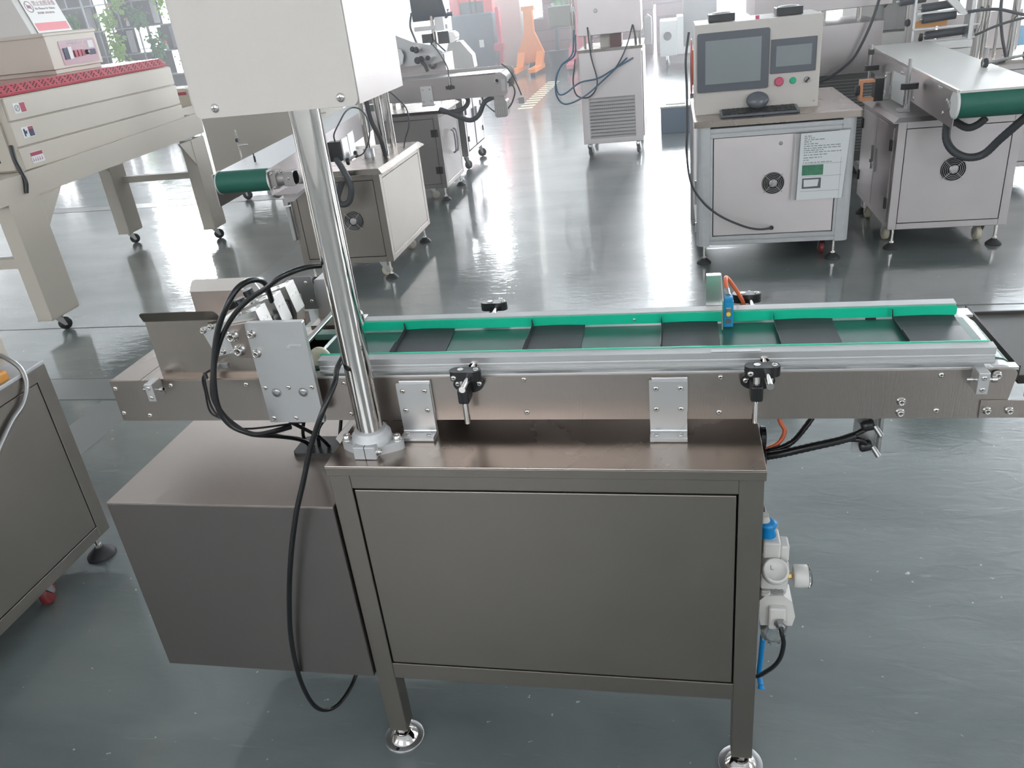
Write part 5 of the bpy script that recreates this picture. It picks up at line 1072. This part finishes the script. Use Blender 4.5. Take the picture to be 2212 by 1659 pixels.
for x0, x1 in ((-4.05, -3.85), (-3.30, -3.10)): MB().box(x0, x1, 17.4, 17.7, .1, 2.6).to('mast_post', 'redtruck', fk, bev=.01)
MB().box(-3.85, -3.30, 17.55, 17.7, .3, 2.4).to('mast_guard', 'truckgrey', fk)
for z in (1.45, 2.3): MB().box(-3.85, -3.30, 17.50, 17.56, z, z + .1).to('mast_cross_bar', 'redtruck', fk)
for x in (-3.62, -3.50): MB().box(x, x + .03, 17.47, 17.55, .9, 2.4).to('lift_chain', 'rubber', fk)
MB().box(-3.95, -3.05, 17.0, 17.4, .12, 1.22).to('power_unit', 'truckgrey', fk, bev=.03)
MB().box(-3.38, -3.28, 16.99, 17.0, .55, .70).to('data_plate', 'paper', fk)
for x in (-3.8, -3.2): MB().cyl((x, 17.1, .12), (x + .1, 17.1, .12), .12, n=20).to('drive_wheel', 'rubber', fk)
MB().box(-2.98, -2.90, 17.0, 17.2, .2, 1.3).box(-3.05, -2.85, 16.9, 17.1, .45, .60).to('side_lever', 'redjack', fk, bev=.01)
# maroon crates stacked at the far wall
crs = [(-2.15, .95), (-1.15, 1.05), (-.1, 1.0), (.0, .9)]
k = 0
for (x, w_, z, h_) in ((-2.35, 1.25, 0, .95), (-1.02, 1.3, 0, .9), (.36, 1.2, 0, 1.0), (-2.1, 1.1, .95, .6), (-.95, 1.25, .9, .7), (.3, 1.1, 1.0, .62)):
    lab = ['maroon crate on the floor directly behind the orange pallet jack', 'maroon crate on the floor behind the red pallet jack', 'maroon crate on the floor behind the grille cabinet', 'upper maroon crate above the orange pallet jack, next to the pillar', 'upper maroon crate behind the white box of the grille cabinet', 'upper maroon crate seen right of the grille cabinet housing'][k]
    c = thing('storage_crate', lab, 'crate', (x + w_ / 2, 18.6, z), 'maroon crates at the far wall')
    for j in range(4): MB().box(x, x + w_, 18.0, 19.2, z + j * h_ / 4 + .006, z + (j + 1) * h_ / 4 - .006).to('crate_board', 'wood', c, bev=.006, seg=1)
    MB().box(x + .01, x + w_ - .01, 18.02, 19.18, z, z + h_).to('crate_lining', 'gap', c)
    k += 1
pt = thing('potted_tree', 'dark potted plant standing between the pillar and the grille cabinet', 'plant', (-1.75, 17.4, 0))
MB().cyl((-1.75, 17.4, .3), (-1.72, 17.4, 1.9), .05, n=10).tube([(-1.74, 17.4, 1.5), (-1.5, 17.4, 1.75), (-1.35, 17.4, 1.8)], .025).tube([(-1.74, 17.4, 1.4), (-2.0, 17.4, 1.7), (-2.15, 17.4, 1.72)], .025).to('trunk', 'pot', pt)
MB().lathe([(.18, 0), (.25, .30), (.27, .32), (.22, .32)], (-1.75, 17.4, 0), n=20).to('pot', 'pot', pt)
def cg(rnd): return max(-1.7, min(1.7, rnd.gauss(0, 1)))
def leaves(name, parent, c, ext, n, size, m, droop=1.0, rnd=R_):
    mb = MB()
    for i in range(n):
        p = Vector((c[0] + cg(rnd) * ext[0], c[1] + cg(rnd) * ext[1], c[2] + cg(rnd) * ext[2]))
        a = rnd.uniform(0, 2 * pi); d = Vector((math.cos(a) * .7, math.sin(a) * .7, -rnd.uniform(.1, 1.2) * droop)).normalized(); s = size * rnd.uniform(.6, 1.3)
        w = d.cross(Vector((rnd.uniform(-.4, .4), rnd.uniform(-.4, .4), 1))).normalized() * s * .36; u = w.cross(d).normalized() * s * .12
        mb.add([p, p + d * s * .45 + w + u, p + d * s * .45 - u, p + d * s, p + d * s * .45 - w + u], [(0, 1, 2), (1, 3, 2), (0, 2, 4), (4, 2, 3)])
    o = mb.to(name, m, parent); o['kind'] = 'stuff'; return o
leaves('foliage', pt, (-1.55, 17.3, 1.25), (.14, .10, .16), 60, .22, 'leafd')

# ---- plant shelf in the upper left
sf = thing('display_shelf', 'grey steel display shelf full of trailing plants and white boxes, upper left corner', 'shelf', (-12, 17.2, 0))
cols = [-14.6, -13.95, -13.28, -12.62, -12.0, -11.35, -10.48, -9.85]; rows_ = [.06, .645, 1.165, 1.715, 2.26, 2.82]
for z in rows_: MB().box(cols[0], cols[-1], 17.0, 17.40, z - .025, z).to('shelf_board', 'shelfsteel', sf)
for x in cols:
    MB().box(x - .018, x + .018, 17.0, 17.03, 0, 3.4).box(x - .018, x + .018, 17.37, 17.40, 0, 3.4).to('shelf_post', 'shelfsteel', sf)
open_cells = {1: [(-13.85, -13.45), (-12.52, -12.17), (-10.90, -10.52)], 2: [(-13.9, -13.4), (-13.2, -12.78), (-12.50, -12.17), (-11.70, -11.39), (-11.32, -11.02), (-10.62, -10.49)], 3: [(-12.55, -12.20), (-10.93, -10.62)], 4: [(-12.57, -12.20), (-10.4, -9.9)], 0: [(-10.55, -10.42)]}
for k in range(5):
    z0, z1 = rows_[k], rows_[k + 1] - .025; a = cols[0]
    for (b0, b1) in open_cells[k] + [(cols[-1], cols[-1])]:
        if b0 - a > .02: MB().box(a, b0, 17.385, 17.395, z0, z1).to('back_panel', 'darkbox', sf)
        a = b1
    if k == 1 or k == 3:
        for (b0, b1) in open_cells[k][-1:]:
            for q in range(7):
                px, pz = b0 + .04 + R_.random() * (b1 - b0 - .09), z0 + .05 + R_.random() * .38
                MB().prism([(px, pz), (px + .035, pz + .02), (px + .03, pz + .055), (px - .005, pz + .04)], 'y', 17.36, 17.363).to('hanging_leaf', 'leafd', sf)
dl = ['charcoal box in the upper row behind the spiky dark plant', 'charcoal box in the shelf right of the white pair', 'charcoal box on the lowest shelf row next to the tunnel end', 'charcoal box behind drooping leaves in the third shelf row', 'charcoal box at the shelf top beside the head cover']
for i, (x, z, w_) in enumerate(((-13.2, 1.745, .55), (-10.95, 1.18, .31), (-10.85, .09, .33), (-12.05, 1.18, .30), (-11.3, 1.745, .34))):
    b = thing('charcoal_box', dl[i], 'box', (x + w_ / 2, 17.2, z), 'charcoal boxes on the plant shelf')
    MB().box(x, x + w_, 17.10, 17.36, z, z + .47).to('box_carton', 'darkbox', b, bev=.004); MB().box(x - .004, x + w_ + .004, 17.096, 17.364, z + .44, z + .475).to('box_lid', 'darkbox', b)
pl_ = [(-13.6, 1.745, 'leafd', 'bushy dark green plant left of the grey upright on the shelf'), (-12.95, 1.745, 'leafd', 'spiky dark green plant near the grey upright, upper shelf row'), (-12.0, 1.745, 'leaf', 'trailing yellow green plant spilling over the shelf centre'), (-11.65, 2.28, 'leaf', 'large bright leafed plant hanging from the shelf top'), (-11.22, 1.745, 'leafd', 'dark trailing plant beside the glass jars'), (-10.95, 1.18, 'leafd', 'dark trailing plant beside the small figures'), (-11.95, 1.178, 'leaf', 'light green trailing plant right of the control box'), (-10.6, 2.28, 'leaf', 'rightmost trailing plant on the shelf, next to the head cover')]
for x, z, m_, lab in pl_:
    p = thing('trailing_plant', lab, 'plant', (x, 17.15, z))
    MB().lathe([(.06, 0), (.085, .14), (.09, .15), (.075, .15)], (x, 17.15, z), n=16).to('pot', 'whitep', p)
    leaves('foliage', p, (x, 16.90, z + .20), (.11, .05, .13), 85, .13, m_)
    if x not in (-11.22, -13.6, -12.95): leaves('trailing_stems', p, (x + .03, 16.88, z - .05), (.08, .03, .18), 55, .12, m_)
leaves('yellow_leaf', p, (-11.75, 16.95, 2.25), (.05, .02, .05), 3, .20, 'yellow')
for i, (x, z, mt, lab) in enumerate(((-11.62, 1.745, 'label_pink', 'small pink figure on the shelf beside the glass jars'), (-10.98, 1.18, 'redtruck', 'tiny red and white figure under the dark trailing plant'), (-10.80, 1.18, 'orange', 'orange toy figure next to the silver ball on the shelf'))):
    f = thing('toy_figure', lab, 'figurine', (x, 17.08, z)); MB().lathe([(.035, 0), (.04, .02), (.03, .10), (.015, .13)], (x, 17.08, z), n=12).to('figure_body', 'paper', f); MB().sphere((x, 17.08, z + .15), .032, 12).to('figure_head', mt, f)
for i, x in enumerate((-11.50, -11.40)):
    j = thing('glass_jar', ['left glass jar beside the pink figure', 'right glass jar beside the pink figure'][i], 'jar', (x, 17.1, 1.745), 'glass jars on the shelf'); MB().lathe([(.04, 0), (.045, .01), (.045, .22), (.03, .25)], (x, 17.1, 1.745), n=16).to('jar_body', 'clear', j); MB().lathe([(.034, .25), (.034, .28)], (x, 17.1, 1.745), n=16).to('jar_lid', 'alu', j)
for i, (x, z) in enumerate(((-12.25, 1.178), (-12.1, 1.178), (-12.18, 1.213))): tag(MB().box(x, x + .13, 17.02, 17.12, z, z + .033).to('white_carton', 'white', None, bev=.003), ['left small white carton lying under the light green plant', 'right small white carton lying under the light green plant', 'small white carton on top of two others under the plant'][i], 'box', 'small white cartons')
wb_ = thing('orange_screen_board', 'pale orange wall board behind the plant shelf beside the notice', 'board', (-14.2, 18, 0))
MB().box(-15.2, -13.35, 18.0, 18.08, 0, 2.45).to('board_panel', 'woodlight', wb_); MB().box(-15.25, -13.3, 17.98, 18.10, 2.45, 2.50).to('board_cap', 'woodlight', wb_)
# blue crate and pale pallet at the far right
bc = thing('blue_crate', 'sky blue crate on a pale pallet behind the silver posts, far right', 'crate', (5.1, 9.5, 0))
MB().box(4.22, 6.0, 9.2, 9.9, .40, .68).to('crate_body', 'sheetblue', bc, bev=.01)
for i in range(4): MB().box(4.1 + i * .48, 4.54 + i * .48, 9.0, 10.0, .35, .40).to('pallet_board', 'white', bc)
MB().box(4.15, 6.0, 9.1, 9.9, 0, .35).to('pallet_base', 'paper', bc)
